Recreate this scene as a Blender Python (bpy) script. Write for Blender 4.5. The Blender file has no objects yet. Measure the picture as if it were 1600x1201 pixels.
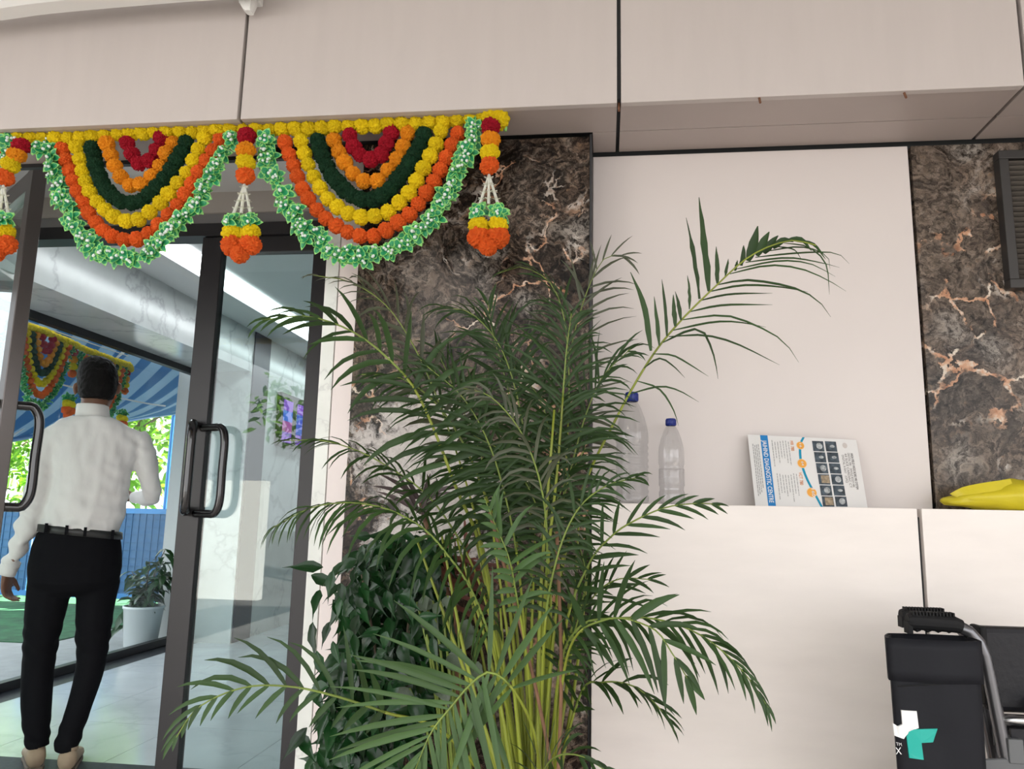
import bpy, bmesh, math, random
from mathutils import Vector, Matrix, noise as mnoise
random.seed(7)
C = bpy.context.scene.collection
sc = bpy.context.scene
PI = math.pi

# ------------------------------------------------------------------ camera, sky, sun, exposure
F = 1206.0
CZ = 1.09
PSI, TH, RHO = math.radians(6.91), math.radians(9.67), 0.0205
_f = Vector((-math.sin(PSI)*math.cos(TH), math.cos(PSI)*math.cos(TH), math.sin(TH)))
_r0 = Vector((math.cos(PSI), math.sin(PSI), 0))
_u0 = _r0.cross(_f)
_r = _r0*math.cos(RHO) + _u0*math.sin(RHO)
_u = -_r0*math.sin(RHO) + _u0*math.cos(RHO)
cam_d = bpy.data.cameras.new('camera')
cam_d.sensor_fit = 'HORIZONTAL'; cam_d.sensor_width = 36; cam_d.lens = F*36/1600
cam_d.clip_start = 0.05; cam_d.clip_end = 200
cam = bpy.data.objects.new('camera', cam_d); C.objects.link(cam)
cam.matrix_world = Matrix(((_r.x, _u.x, -_f.x, 0), (_r.y, _u.y, -_f.y, 0), (_r.z, _u.z, -_f.z, CZ), (0, 0, 0, 1)))
sc.camera = cam

world = bpy.data.worlds.new('sky'); sc.world = world; world.use_nodes = True
world.node_tree.nodes['Background'].inputs[0].default_value = (0.985, 0.985, 1.0, 1)
world.node_tree.nodes['Background'].inputs[1].default_value = 1.6
sun_d = bpy.data.lights.new('sun', 'SUN'); sun_d.energy = 22.0; sun_d.angle = 0.01; sun_d.color = (1, 0.95, 0.87)
sun = bpy.data.objects.new('sun', sun_d); C.objects.link(sun)
_sd = Vector((-0.42, -0.42, -0.80))                    # travel direction of the sunlight: high, from beyond the building
sun.rotation_euler = _sd.to_track_quat('-Z', 'Y').to_euler(); sun.location = (6, 9, 14)
vs = sc.view_settings
vs.view_transform = 'Standard'; vs.look = 'None'; vs.gamma = 1; vs.use_curve_mapping = False
vs.exposure = 1.07

def ray(px, py):
    return (_r*((px-800)/F) - _u*((py-600.5)/F) + _f)
def PY(px, py, Y=0.0):
    v = ray(px, py); k = Y/v.y
    return Vector((v.x*k, v.y*k, CZ+v.z*k))
def PX(px, py, X):
    v = ray(px, py); k = X/v.x
    return Vector((v.x*k, v.y*k, CZ+v.z*k))
def PZ(px, py, Z):
    v = ray(px, py); k = (Z-CZ)/v.z
    return Vector((v.x*k, v.y*k, CZ+v.z*k))

# ------------------------------------------------------------------ materials
def mat(name, col=(0.8, 0.8, 0.8), rough=0.5, metal=0.0, spec=0.5, bump=0.0, bscale=40, vary=0.0, vscale=6, coat=0.0, rand=0.0, stretch=None, trans=0.0):
    m = bpy.data.materials.new(name); m.use_nodes = True
    nt = m.node_tree; N = nt.nodes; L = nt.links
    b = N['Principled BSDF']
    b.inputs['Base Color'].default_value = (*col, 1); b.inputs['Roughness'].default_value = rough
    b.inputs['Metallic'].default_value = metal; b.inputs['Specular IOR Level'].default_value = spec
    b.inputs['Coat Weight'].default_value = coat
    tc = N.new('ShaderNodeTexCoord')
    src = tc.outputs['Object']
    if stretch:
        mp = N.new('ShaderNodeMapping'); mp.inputs['Scale'].default_value = stretch
        L.new(src, mp.inputs['Vector']); src = mp.outputs['Vector']
    colsock = None
    if vary > 0:
        nz = N.new('ShaderNodeTexNoise'); nz.inputs['Scale'].default_value = vscale; nz.inputs['Detail'].default_value = 6
        L.new(src, nz.inputs['Vector'])
        mr = N.new('ShaderNodeMapRange'); mr.inputs['From Min'].default_value = 0.3; mr.inputs['From Max'].default_value = 0.7
        mr.inputs['To Min'].default_value = 1-vary; mr.inputs['To Max'].default_value = 1+vary
        L.new(nz.outputs['Fac'], mr.inputs['Value']); colsock = mr.outputs['Result']
    if rand > 0:
        oi = N.new('ShaderNodeObjectInfo')
        mr2 = N.new('ShaderNodeMapRange'); mr2.inputs['To Min'].default_value = 1-rand; mr2.inputs['To Max'].default_value = 1+rand
        L.new(oi.outputs['Random'], mr2.inputs['Value'])
        if colsock:
            mm = N.new('ShaderNodeMath'); mm.operation = 'MULTIPLY'
            L.new(colsock, mm.inputs[0]); L.new(mr2.outputs['Result'], mm.inputs[1]); colsock = mm.outputs[0]
        else: colsock = mr2.outputs['Result']
    if colsock:
        vm = N.new('ShaderNodeVectorMath'); vm.operation = 'SCALE'; vm.inputs[0].default_value = col
        L.new(colsock, vm.inputs['Scale']); L.new(vm.outputs[0], b.inputs['Base Color'])
    if bump > 0:
        nb = N.new('ShaderNodeTexNoise'); nb.inputs['Scale'].default_value = bscale; nb.inputs['Detail'].default_value = 4
        L.new(src, nb.inputs['Vector'])
        bp = N.new('ShaderNodeBump'); bp.inputs['Strength'].default_value = bump; bp.inputs['Distance'].default_value = 0.01
        L.new(nb.outputs['Fac'], bp.inputs['Height']); L.new(bp.outputs['Normal'], b.inputs['Normal'])
    if trans > 0:
        tr = N.new('ShaderNodeBsdfTranslucent'); tr.inputs['Color'].default_value = (min(1, col[0]*1.9), min(1, col[1]*1.9), col[2]*0.8, 1)
        mx = N.new('ShaderNodeMixShader'); mx.inputs[0].default_value = trans
        L.new(b.outputs[0], mx.inputs[1]); L.new(tr.outputs[0], mx.inputs[2])
        L.new(mx.outputs[0], N['Material Output'].inputs['Surface'])
    return m

def emit_mat(name, col, s):
    m = bpy.data.materials.new(name); m.use_nodes = True
    N = m.node_tree.nodes; b = N['Principled BSDF']
    b.inputs['Base Color'].default_value = (*col, 1)
    b.inputs['Emission Color'].default_value = (*col, 1); b.inputs['Emission Strength'].default_value = s
    return m

def glass_mat(name, tint=(0.86, 0.93, 0.92), ior=1.5, rough=0.0):
    m = bpy.data.materials.new(name); m.use_nodes = True
    nt = m.node_tree; N = nt.nodes; L = nt.links; N.remove(N['Principled BSDF'])
    t = N.new('ShaderNodeBsdfTransparent'); t.inputs['Color'].default_value = (*tint, 1)
    g = N.new('ShaderNodeBsdfGlossy'); g.inputs['Roughness'].default_value = rough
    ge = N.new('ShaderNodeNewGeometry'); dt = N.new('ShaderNodeVectorMath'); dt.operation = 'DOT_PRODUCT'
    L.new(ge.outputs['Normal'], dt.inputs[0]); L.new(ge.outputs['Incoming'], dt.inputs[1])
    def mth(op, a, b):
        n = N.new('ShaderNodeMath'); n.operation = op
        for i, v in enumerate((a, b)):
            if isinstance(v, (int, float)): n.inputs[i].default_value = v
            else: L.new(v, n.inputs[i])
        return n.outputs[0]
    c = mth('ABSOLUTE', dt.outputs['Value'], 0)
    f0 = ((ior-1)/(ior+1))**2
    fr = mth('ADD', mth('MULTIPLY', mth('POWER', mth('SUBTRACT', 1.0, c), 5.0), 1-f0), f0)
    mx = N.new('ShaderNodeMixShader')
    L.new(fr, mx.inputs[0]); L.new(t.outputs[0], mx.inputs[1]); L.new(g.outputs[0], mx.inputs[2])
    L.new(mx.outputs[0], N['Material Output'].inputs['Surface'])
    return m

def node(nt, typ, **kw):
    n = nt.nodes.new(typ)
    for k, v in kw.items():
        if k in n.inputs: n.inputs[k].default_value = v
        else: setattr(n, k, v)
    return n
def math_n(nt, op, a, b=None, c=None, clamp=False):
    n = nt.nodes.new('ShaderNodeMath'); n.operation = op; n.use_clamp = clamp
    for i, v in enumerate((a, b, c)):
        if v is None: continue
        if hasattr(v, 'is_linked') or hasattr(v, 'links'): nt.links.new(v, n.inputs[i])
        else: n.inputs[i].default_value = v
    return n.outputs[0]
def mix_n(nt, fac, a, b):
    n = nt.nodes.new('ShaderNodeMix'); n.data_type = 'RGBA'
    for sock, v in ((n.inputs[0], fac), (n.inputs[6], a), (n.inputs[7], b)):
        if hasattr(v, 'links'): nt.links.new(v, sock)
        else: sock.default_value = v if not isinstance(v, tuple) else (*v, 1)
    return n.outputs[2]
def ramp_n(nt, fac, stops):
    n = nt.nodes.new('ShaderNodeValToRGB'); cr = n.color_ramp
    while len(cr.elements) < len(stops): cr.elements.new(0.5)
    for e, (p, c) in zip(cr.elements, stops):
        e.position = p; e.color = (*c, 1) if len(c) == 3 else c
    nt.links.new(fac, n.inputs[0]); return n.outputs[0]

def brown_marble(name, white_at=None, pale=0.0, vein=1.0):
    """polished petrified-wood stone: dark brown and taupe nodules with rings, copper and ivory veins"""
    m = bpy.data.materials.new(name); m.use_nodes = True
    nt = m.node_tree; L = nt.links; b = nt.nodes['Principled BSDF']
    b.inputs['Roughness'].default_value = 0.24; b.inputs['Specular IOR Level'].default_value = 0.22
    tc = node(nt, 'ShaderNodeTexCoord'); P = tc.outputs['Object']
    def noise(sc_, det, ro, vec, dist=0.0):
        n = node(nt, 'ShaderNodeTexNoise', Scale=sc_, Detail=det, Roughness=ro, Distortion=dist); L.new(vec, n.inputs['Vector']); return n
    def warp(base, n, amt):
        s = nt.nodes.new('ShaderNodeVectorMath'); s.operation = 'MULTIPLY_ADD'
        L.new(n.outputs['Color'], s.inputs[0]); s.inputs[1].default_value = (amt,)*3; L.new(base, s.inputs[2]); return s.outputs[0]
    def mul(x, y): return math_n(nt, 'MULTIPLY', x, y)
    def bw(x, lo, hi, k=1.0): return ramp_n(nt, x, [(lo, (0, 0, 0)), (hi, (k,)*3)])
    n1 = noise(4.0, 4.0, .55, P); n2 = noise(19.0, 5.0, .68, P)
    w = warp(warp(P, n1, .26), n2, .055)
    v = node(nt, 'ShaderNodeTexVoronoi', Scale=7.0); L.new(w, v.inputs['Vector'])
    ve = node(nt, 'ShaderNodeTexVoronoi', Scale=7.0, feature='DISTANCE_TO_EDGE'); L.new(w, ve.inputs['Vector'])
    ve2 = node(nt, 'ShaderNodeTexVoronoi', Scale=19.0, feature='DISTANCE_TO_EDGE'); L.new(w, ve2.inputs['Vector'])
    big = noise(5.0, 12.0, .74, w, .9); fine = noise(48.0, 8.0, .78, w, .5); n4 = noise(3.2, 3.0, .5, P)
    p = pale
    base = ramp_n(nt, big.outputs['Fac'], [(0.30, (0.006+.03*p, 0.004+.024*p, 0.003+.02*p)), (0.43, (0.032+.05*p, 0.020+.045*p, 0.015+.04*p)), (0.51, (0.115+.05*p, 0.078+.045*p, 0.056+.04*p)), (0.58, (0.24, 0.185, 0.145)), (0.68, (0.42, 0.36, 0.315))])
    sep = nt.nodes.new('ShaderNodeSeparateColor'); L.new(v.outputs['Color'], sep.inputs[0])
    ph = math_n(nt, 'MULTIPLY_ADD', v.outputs['Distance'], 42.0, mul(fine.outputs['Fac'], 7.0))
    rg = math_n(nt, 'MULTIPLY_ADD', math_n(nt, 'SINE', ph), 0.5, 0.5)
    ringc = mix_n(nt, rg, (0.040+.03*p, 0.028+.03*p, 0.021+.025*p), (0.20, 0.165, 0.135))
    base = mix_n(nt, math_n(nt, 'MULTIPLY_ADD', sep.outputs[0], .5, .02, True), base, ringc)
    # gold brown grain and grey cores
    base = mix_n(nt, mul(bw(fine.outputs['Fac'], .56, .70, .8), bw(n2.outputs['Fac'], .46, .60)), base, (0.30, 0.185, 0.105))
    base = mix_n(nt, mul(mul(bw(sep.outputs[1], .60, .70), ramp_n(nt, v.outputs['Distance'], [(.10, (.8,)*3), (.44, (0, 0, 0))])), bw(fine.outputs['Fac'], .38, .52)), base, (0.36, 0.325, 0.29))
    dk = ramp_n(nt, fine.outputs['Fac'], [(0.38, (.05+.1*p,)*3), (0.48, (.25+.36*p,)*3), (.57, (1.0+.05*p,)*3)])
    mm = nt.nodes.new('ShaderNodeMix'); mm.data_type = 'RGBA'; mm.blend_type = 'MULTIPLY'; mm.inputs[0].default_value = 1
    L.new(base, mm.inputs[6]); L.new(dk, mm.inputs[7]); base = mm.outputs[2]
    # veins: broken copper and ivory threads between the nodules
    vm = math_n(nt, 'LESS_THAN', ve.outputs['Distance'], mul(math_n(nt, 'MULTIPLY_ADD', fine.outputs['Fac'], 1.0, -.30, True), .16*vein))
    vcol = ramp_n(nt, n2.outputs['Fac'], [(0.36, (0.36, 0.16, 0.085)), (0.50, (0.56, 0.33, 0.21)), (0.60, (0.64, 0.56, 0.47))])
    brk = noise(11.0, 4.0, .6, P)
    base = mix_n(nt, mul(mul(vm, bw(n4.outputs['Fac'], .50, .56)), bw(brk.outputs['Fac'], .47, .53)), base, vcol)
    vm2 = math_n(nt, 'LESS_THAN', ve2.outputs['Distance'], mul(math_n(nt, 'MULTIPLY_ADD', fine.outputs['Fac'], 1.0, -.36, True), .5))
    base = mix_n(nt, mul(vm2, mul(bw(n1.outputs['Fac'], .52, .60, .8), bw(brk.outputs['Fac'], .50, .60))), base, ramp_n(nt, n2.outputs['Fac'], [(0.42, (0.30, 0.185, 0.12)), (0.58, (0.60, 0.545, 0.49))]))
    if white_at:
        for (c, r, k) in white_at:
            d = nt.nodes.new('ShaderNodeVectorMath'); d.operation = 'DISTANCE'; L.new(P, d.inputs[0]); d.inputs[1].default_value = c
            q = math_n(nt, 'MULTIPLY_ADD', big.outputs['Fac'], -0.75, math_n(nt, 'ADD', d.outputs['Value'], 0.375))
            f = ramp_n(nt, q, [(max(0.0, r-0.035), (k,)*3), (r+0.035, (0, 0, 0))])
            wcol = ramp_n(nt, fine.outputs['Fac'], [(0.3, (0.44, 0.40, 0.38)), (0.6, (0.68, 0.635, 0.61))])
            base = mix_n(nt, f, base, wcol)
    L.new(base, b.inputs['Base Color'])
    return m

def white_marble(name, col=(0.74, 0.75, 0.74), vein=(0.30, 0.31, 0.33), scale=1.6, rough=0.18):
    m = bpy.data.materials.new(name); m.use_nodes = True
    nt = m.node_tree; L = nt.links; b = nt.nodes['Principled BSDF']; b.inputs['Roughness'].default_value = rough
    tc = node(nt, 'ShaderNodeTexCoord')
    n1 = node(nt, 'ShaderNodeTexNoise', Scale=scale*1.3, Detail=7.0, Roughness=0.6); L.new(tc.outputs['Object'], n1.inputs['Vector'])
    s = nt.nodes.new('ShaderNodeVectorMath'); s.operation = 'MULTIPLY_ADD'
    L.new(n1.outputs['Color'], s.inputs[0]); s.inputs[1].default_value = (0.8,)*3; L.new(tc.outputs['Object'], s.inputs[2])
    v = node(nt, 'ShaderNodeTexVoronoi', Scale=scale, feature='DISTANCE_TO_EDGE'); L.new(s.outputs[0], v.inputs['Vector'])
    n2 = node(nt, 'ShaderNodeTexNoise', Scale=scale*2.0, Detail=6.0); L.new(tc.outputs['Object'], n2.inputs['Vector'])
    k = ramp_n(nt, v.outputs['Distance'], [(0.0, (0.8,)*3), (0.035, (0.15,)*3), (0.12, (0, 0, 0))])
    km = nt.nodes.new('ShaderNodeMath'); km.operation = 'MULTIPLY'; L.new(k, km.inputs[0]); L.new(n2.outputs['Fac'], km.inputs[1])
    c = mix_n(nt, km.outputs[0], col, vein)
    cl = ramp_n(nt, n2.outputs['Fac'], [(0.3, (0.86,)*3), (0.65, (1, 1, 1))])
    mm = nt.nodes.new('ShaderNodeMix'); mm.data_type = 'RGBA'; mm.blend_type = 'MULTIPLY'; mm.inputs[0].default_value = 1
    L.new(c, mm.inputs[6]); L.new(cl, mm.inputs[7]); L.new(mm.outputs[2], b.inputs['Base Color'])
    return m

M = {}
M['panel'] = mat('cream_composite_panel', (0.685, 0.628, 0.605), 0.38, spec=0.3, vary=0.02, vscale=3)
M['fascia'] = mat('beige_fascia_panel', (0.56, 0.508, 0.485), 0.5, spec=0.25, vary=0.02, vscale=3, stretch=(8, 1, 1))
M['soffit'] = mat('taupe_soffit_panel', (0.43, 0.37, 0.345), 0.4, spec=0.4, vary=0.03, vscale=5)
M['core'] = mat('dark_joint', (0.05, 0.055, 0.058), 0.7)
M['lower'] = mat('cream_stone_dado', (0.84, 0.78, 0.74), 0.3, spec=0.35, vary=0.035, vscale=5, stretch=(1, 1, 4))
M['jamb_white'] = white_marble('white_marble_jamb', (0.80, 0.82, 0.78), (0.5, 0.5, 0.5), 3.0, 0.3)
M['jamb_pink'] = mat('pinkish_jamb_panel', (0.82, 0.735, 0.715), 0.4, vary=0.03, vscale=8)
M['black'] = mat('black_gasket', (0.02, 0.02, 0.022), 0.5)
M['frame'] = mat('dark_grey_aluminium', (0.026, 0.024, 0.027), 0.4, 0.1, vary=0.04, vscale=10)
M['frame_light'] = mat('bronze_grey_aluminium', (0.15, 0.135, 0.13), 0.3, 0.5)
M['handle'] = mat('black_gloss_tube', (0.012, 0.011, 0.013), 0.18, 0.0, 0.6, coat=0.5)
M['glass'] = glass_mat('door_glass', (0.88, 0.945, 0.935), 1.62)
M['wglass'] = glass_mat('window_glass', (0.90, 0.95, 0.97))
M['white'] = mat('white_paint', (0.80, 0.80, 0.78), 0.5)
M['ceil'] = mat('white_ceiling_board', (0.66, 0.66, 0.65), 0.6)
M['ceil_in'] = mat('inner_ceiling_board', (0.78, 0.79, 0.78), 0.55)
M['imarble'] = white_marble('inner_white_marble', (0.70, 0.73, 0.72), (0.28, 0.29, 0.32), 1.5)
M['tile'] = white_marble('floor_tile', (0.66, 0.71, 0.74), (0.50, 0.54, 0.58), 1.2, 0.14)
M['granite'] = mat('dark_granite', (0.045, 0.048, 0.055), 0.5, spec=0.25, vary=0.2, vscale=60)
M['navy'] = mat('dark_navy_laminate', (0.028, 0.035, 0.06), 0.35)
M['plaster'] = mat('grey_plaster', (0.45, 0.44, 0.42), 0.8)
M['paving'] = mat('grey_paving', (0.30, 0.30, 0.30), 0.7, vary=0.12, vscale=9, bump=0.3, bscale=60)
M['asphalt'] = mat('dark_asphalt', (0.075, 0.072, 0.07), 0.85, vary=.15, vscale=12)
M['apron'] = mat('pale_porch_floor', (0.60, 0.55, 0.50), 0.5, vary=0.06, vscale=4)

# ------------------------------------------------------------------ mesh building
class MB:
    def __init__(s): s.v = []; s.f = []; s.m = []
    def add(s, vs, fs, mi=0):
        o = len(s.v); s.v += [tuple(p) for p in vs]
        s.f += [tuple(i+o for i in f) for f in fs]; s.m += [mi]*len(fs)
    def box(s, x0, x1, y0, y1, z0, z1, mi=0, bev=0.0, M4=None):
        if x0 > x1: x0, x1 = x1, x0
        if y0 > y1: y0, y1 = y1, y0
        if z0 > z1: z0, z1 = z1, z0
        if bev <= 0:
            vs = [Vector(p) for p in ((x0,y0,z0),(x1,y0,z0),(x1,y1,z0),(x0,y1,z0),(x0,y0,z1),(x1,y0,z1),(x1,y1,z1),(x0,y1,z1))]
            fs = [(0,3,2,1),(4,5,6,7),(0,1,5,4),(1,2,6,5),(2,3,7,6),(3,0,4,7)]
        else:
            bm = bmesh.new(); bmesh.ops.create_cube(bm, size=1)
            for v in bm.verts: v.co = Vector(((x0+x1)/2+v.co.x*(x1-x0), (y0+y1)/2+v.co.y*(y1-y0), (z0+z1)/2+v.co.z*(z1-z0)))
            bmesh.ops.bevel(bm, geom=bm.edges[:], offset=bev, segments=2, affect='EDGES', profile=0.5)
            bm.verts.index_update()
            vs = [v.co.copy() for v in bm.verts]; fs = [tuple(v.index for v in f.verts) for f in bm.faces]; bm.free()
        if M4: vs = [M4 @ v for v in vs]
        s.add(vs, fs, mi); return s
    def tube(s, pts, r, n=8, mi=0, caps=True, flat=1.0):
        pts = [Vector(p) for p in pts]; rs = r if isinstance(r, (list, tuple)) else [r]*len(pts)
        vs = []; up = None
        for i, p in enumerate(pts):
            t = (pts[min(i+1, len(pts)-1)]-pts[max(i-1, 0)])
            if t.length < 1e-9: t = Vector((0, 0, 1))
            t.normalize()
            if up is None: up = t.orthogonal().normalized()
            up = (up - t*up.dot(t));
            if up.length < 1e-6: up = t.orthogonal()
            up.normalize(); sd = t.cross(up)
            for k in range(n):
                a = 2*PI*k/n; vs.append(p + up*(math.cos(a)*rs[i]) + sd*(math.sin(a)*rs[i]*flat))
        fs = [(i*n+k, i*n+(k+1) % n, (i+1)*n+(k+1) % n, (i+1)*n+k) for i in range(len(pts)-1) for k in range(n)]
        if caps: fs += [tuple(reversed(range(n))), tuple((len(pts)-1)*n+k for k in range(n))]
        s.add(vs, fs, mi); return s
    def lathe(s, prof, c=(0, 0, 0), n=20, mi=0, caps=True, axis='Z'):
        vs = []
        for r, z in prof:
            for k in range(n):
                a = 2*PI*k/n
                p = (r*math.cos(a), r*math.sin(a), z)
                if axis == 'Y': p = (p[0], p[2], p[1])
                if axis == 'X': p = (p[2], p[0], p[1])
                vs.append(Vector(p)+Vector(c))
        m = len(prof)
        fs = [(i*n+k, i*n+(k+1) % n, (i+1)*n+(k+1) % n, (i+1)*n+k) for i in range(m-1) for k in range(n)]
        if caps: fs += [tuple(reversed(range(n))), tuple((m-1)*n+k for k in range(n))]
        s.add(vs, fs, mi); return s
    def loft(s, rings, n=16, mi=0, ex=2.0):
        """rings: (center, side half vector, depth half vector)"""
        vs = []
        for c, a, b in rings:
            c, a, b = Vector(c), Vector(a), Vector(b)
            for k in range(n):
                t = 2*PI*k/n; ct, st = math.cos(t), math.sin(t)
                cc = math.copysign(abs(ct)**(2/ex), ct); ss = math.copysign(abs(st)**(2/ex), st)
                vs.append(c + a*cc + b*ss)
        m = len(rings)
        fs = [(i*n+k, i*n+(k+1) % n, (i+1)*n+(k+1) % n, (i+1)*n+k) for i in range(m-1) for k in range(n)]
        fs += [tuple(reversed(range(n))), tuple((m-1)*n+k for k in range(n))]
        s.add(vs, fs, mi); return s
    def ball(s, c, r, sub=2, mi=0, sc3=(1, 1, 1)):
        bm = bmesh.new(); bmesh.ops.create_icosphere(bm, subdivisions=sub, radius=1)
        bm.verts.index_update()
        s.add([Vector((c[0]+v.co.x*r*sc3[0], c[1]+v.co.y*r*sc3[1], c[2]+v.co.z*r*sc3[2])) for v in bm.verts],
              [tuple(v.index for v in f.verts) for f in bm.faces], mi); bm.free(); return s
    def mesh(s, name, mats, smooth=False, fix=False):
        me = bpy.data.meshes.new(name); me.from_pydata(s.v, [], s.f)
        for m in (mats if isinstance(mats, (list, tuple)) else [mats]): me.materials.append(m)
        me.polygons.foreach_set('material_index', s.m)
        if smooth: me.polygons.foreach_set('use_smooth', [True]*len(me.polygons))
        if fix:
            bm = bmesh.new(); bm.from_mesh(me); bmesh.ops.recalc_face_normals(bm, faces=bm.faces); bm.to_mesh(me); bm.free()
        me.update(); return me
    def build(s, name, mats, parent=None, smooth=False, kind=None, fix=True, label=None):
        return link(name, s.mesh(name, mats, smooth, fix), parent, None, kind, label)

WM = {}
def link(name, me, parent=None, mw=None, kind=None, label=None):
    o = bpy.data.objects.new(name, me); C.objects.link(o)
    mw = mw or Matrix.Identity(4)
    if parent:
        o.parent = parent; o.matrix_parent_inverse = WM[parent.name].inverted()
    o.matrix_basis = mw; WM[o.name] = mw.copy()
    if kind: o['kind'] = kind
    if label: o['label'] = label
    return o
def thing(name, label, cat, loc=(0, 0, 0), group=None):
    o = link(name, None, None, Matrix.Translation(Vector(loc)))
    o.empty_display_size = 0.1
    return tag(o, label, cat, group)
def tag(o, label, cat, group=None):
    o['label'] = label; o['category'] = cat
    if group: o['group'] = group
    return o
def spline(pts, n):
    """Catmull-Rom through pts (tuples of any length), n samples evenly by arc length"""
    P = [Vector(p) for p in pts]
    if len(P) == 2: return [P[0].lerp(P[1], i/(n-1)) for i in range(n)]
    Q = [P[0]*2-P[1]] + P + [P[-1]*2-P[-2]]; D = []
    for i in range(1, len(Q)-2):
        for k in range(24):
            t = k/24; a, b, c, d = Q[i-1], Q[i], Q[i+1], Q[i+2]
            D.append(((b*2) + (c-a)*t + (a*2-b*5+c*4-d)*t*t + (b*3-a-c*3+d)*t**3)*0.5)
    D.append(P[-1].copy())
    L = [0]
    for i in range(1, len(D)): L.append(L[-1]+(D[i]-D[i-1]).length)
    out = []; j = 0
    for i in range(n):
        s = L[-1]*i/(n-1)
        while j < len(L)-2 and L[j+1] < s: j += 1
        sp = L[j+1]-L[j]
        out.append(D[j].lerp(D[j+1], (s-L[j])/sp if sp > 1e-9 else 0))
    return out
# ================================================================== the setting
YF, YW, YM, YL, YR, YD = 1.826, 2.10, 1.983, 1.95, 2.04, 3.10     # fascia, white wall, proud marble, dado, back of the beam, door
ZS = PY(1000, 158, YF).z                                          # underside of the fascia beam
ZL = PY(1200, 790, YL).z                                          # top of the ledge
XM0, XM1 = PY(549, 600, YM).x, PY(922, 600, YM).x                 # brown marble beside the door
XP1 = PY(1440.5, 512, YW).x                                       # right edge of the white panel
XE = 2.3                                                          # the wall goes on past the picture
XJ0, XJ1 = PY(485, 800, 2.03).x, PY(514, 700, 2.02).x
FZ = 2.50                                                         # porch ceiling
def struct(name, mb, m, **k): return mb.build(name, m, None, kind='structure', **k)

# --- front wall: core with panels in front of it
wall = struct('wall_front', MB().box(XJ0+0.02, XE, YW+0.03, YW+0.2, 0, FZ), M['core'])
g = 0.004
MB().box(XM1+g, XP1-g, YW, YW+0.03, ZL, ZS-0.012, bev=0.002).build('panel', M['panel'], wall)
slab = brown_marble('brown_agate_marble', [(tuple(PY(640, 700, YM)), 0.13, .9), (tuple(PY(655, 850, YM)), 0.12, 1.0), (tuple(PY(700, 790, YM)), 0.10, 1.0), (tuple(PY(700, 470, YM)), 0.12, .10)], 0.0, .6)  # last, faint patch is reflected haze painted into the stone colour
slab2 = brown_marble('brown_agate_marble_pale', None, .8, 1.0)
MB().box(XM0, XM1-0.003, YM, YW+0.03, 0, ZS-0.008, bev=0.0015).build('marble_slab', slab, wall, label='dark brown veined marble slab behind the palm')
MB().box(XM1-0.003, XM1+0.003, YM-0.002, YW+0.03, 0, ZS-0.004).build('edge_strip', M['black'], wall)
MB().box(XP1+g, XE, YW, YW+0.03, ZL, ZS-0.012, bev=0.0015).build('marble_slab', slab2, wall, label='brown nodular marble slab around the louvre')
XL = PY(1441.5, 870, YL).x
ledge = struct('trim_1', MB().box(XM1+0.004, XE, YL+0.02, YW+0.03, 0, ZL-0.02), M['core'])
for a, b in ((XM1+0.006, XL-0.005), (XL+0.005, XE)):
    MB().box(a, b, YL, YL+0.02, 0, ZL, bev=0.0015).build('panel', M['lower'], ledge)
    MB().box(a, b, YL+0.02, YW-0.001, ZL-0.02, ZL, bev=0.001).build('ledge_top', M['lower'], ledge)
# jamb strips beside the door
jamb = struct('wall_jamb', MB().box(XJ0+0.012, XM0+0.01, 2.16, 2.30, 0, FZ), M['core'])
MB().box(XJ1, XM0, 2.02, 2.16, 0, ZS-0.01, bev=0.001).build('panel', M['jamb_pink'], jamb, label='pinkish panel beside the marble')
MB().box(XJ0, XJ1-0.007, 2.03, 2.16, 0, ZS-0.01, bev=0.001).build('panel', M['jamb_white'], jamb, label='white marble strip beside the door frame')
# --- fascia beam
S1, S2, S0 = PY(967, 80, YF).x, PY(1606, 150, YF).x, PY(380, 100, YF).x
beam = struct('trim_2', MB().box(-3.4, XE, YF+0.02, YR-0.005, ZS+0.02, FZ).box(XM0, XE, YR-0.005, YW+0.2, ZS+0.02, FZ), M['core'])
xs = [-3.4, PY(-330, 110, YF).x, S0, S1, S2, XE]
g = 0.005
for a, b in zip(xs[:-1], xs[1:]):
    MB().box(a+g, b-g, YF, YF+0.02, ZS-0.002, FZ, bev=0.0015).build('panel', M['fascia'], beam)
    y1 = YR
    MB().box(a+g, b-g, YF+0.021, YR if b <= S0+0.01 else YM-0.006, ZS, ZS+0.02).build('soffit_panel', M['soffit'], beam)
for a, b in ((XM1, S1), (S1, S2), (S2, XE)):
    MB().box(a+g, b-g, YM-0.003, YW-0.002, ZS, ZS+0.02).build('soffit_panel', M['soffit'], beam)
MB().box(-3.4, XM0+0.02, YR, YR+0.018, ZS-0.012, ZS+0.1).build('edge_strip', M['black'], beam)
for px, py in ((1187, 150), (1414, 142), (967, 163)):
    p = PZ(px, py, ZS); MB().tube([p+Vector((0, 0.012, 0.01)), p+Vector((0, 0.0, -0.012)), p+Vector((0, -0.004, -0.02))], 0.003, 6).build('nail', mat('rusty_nail', (0.25, 0.12, 0.07), 0.6, 0.5), beam)
# --- porch: ceiling, floor, side pier
struct('ceiling', MB().box(-3.4, 3.4, -2.0, 3.10, FZ, FZ+0.15), M['ceil'])
struct('floor', MB().box(-3.46, 3.4, -2.2, 3.02, -0.1, 0), M['apron'])
struct('wall_right', MB().box(XE, XE+0.2, 0.9, YW+0.2, 0, FZ), M['panel'])
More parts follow.
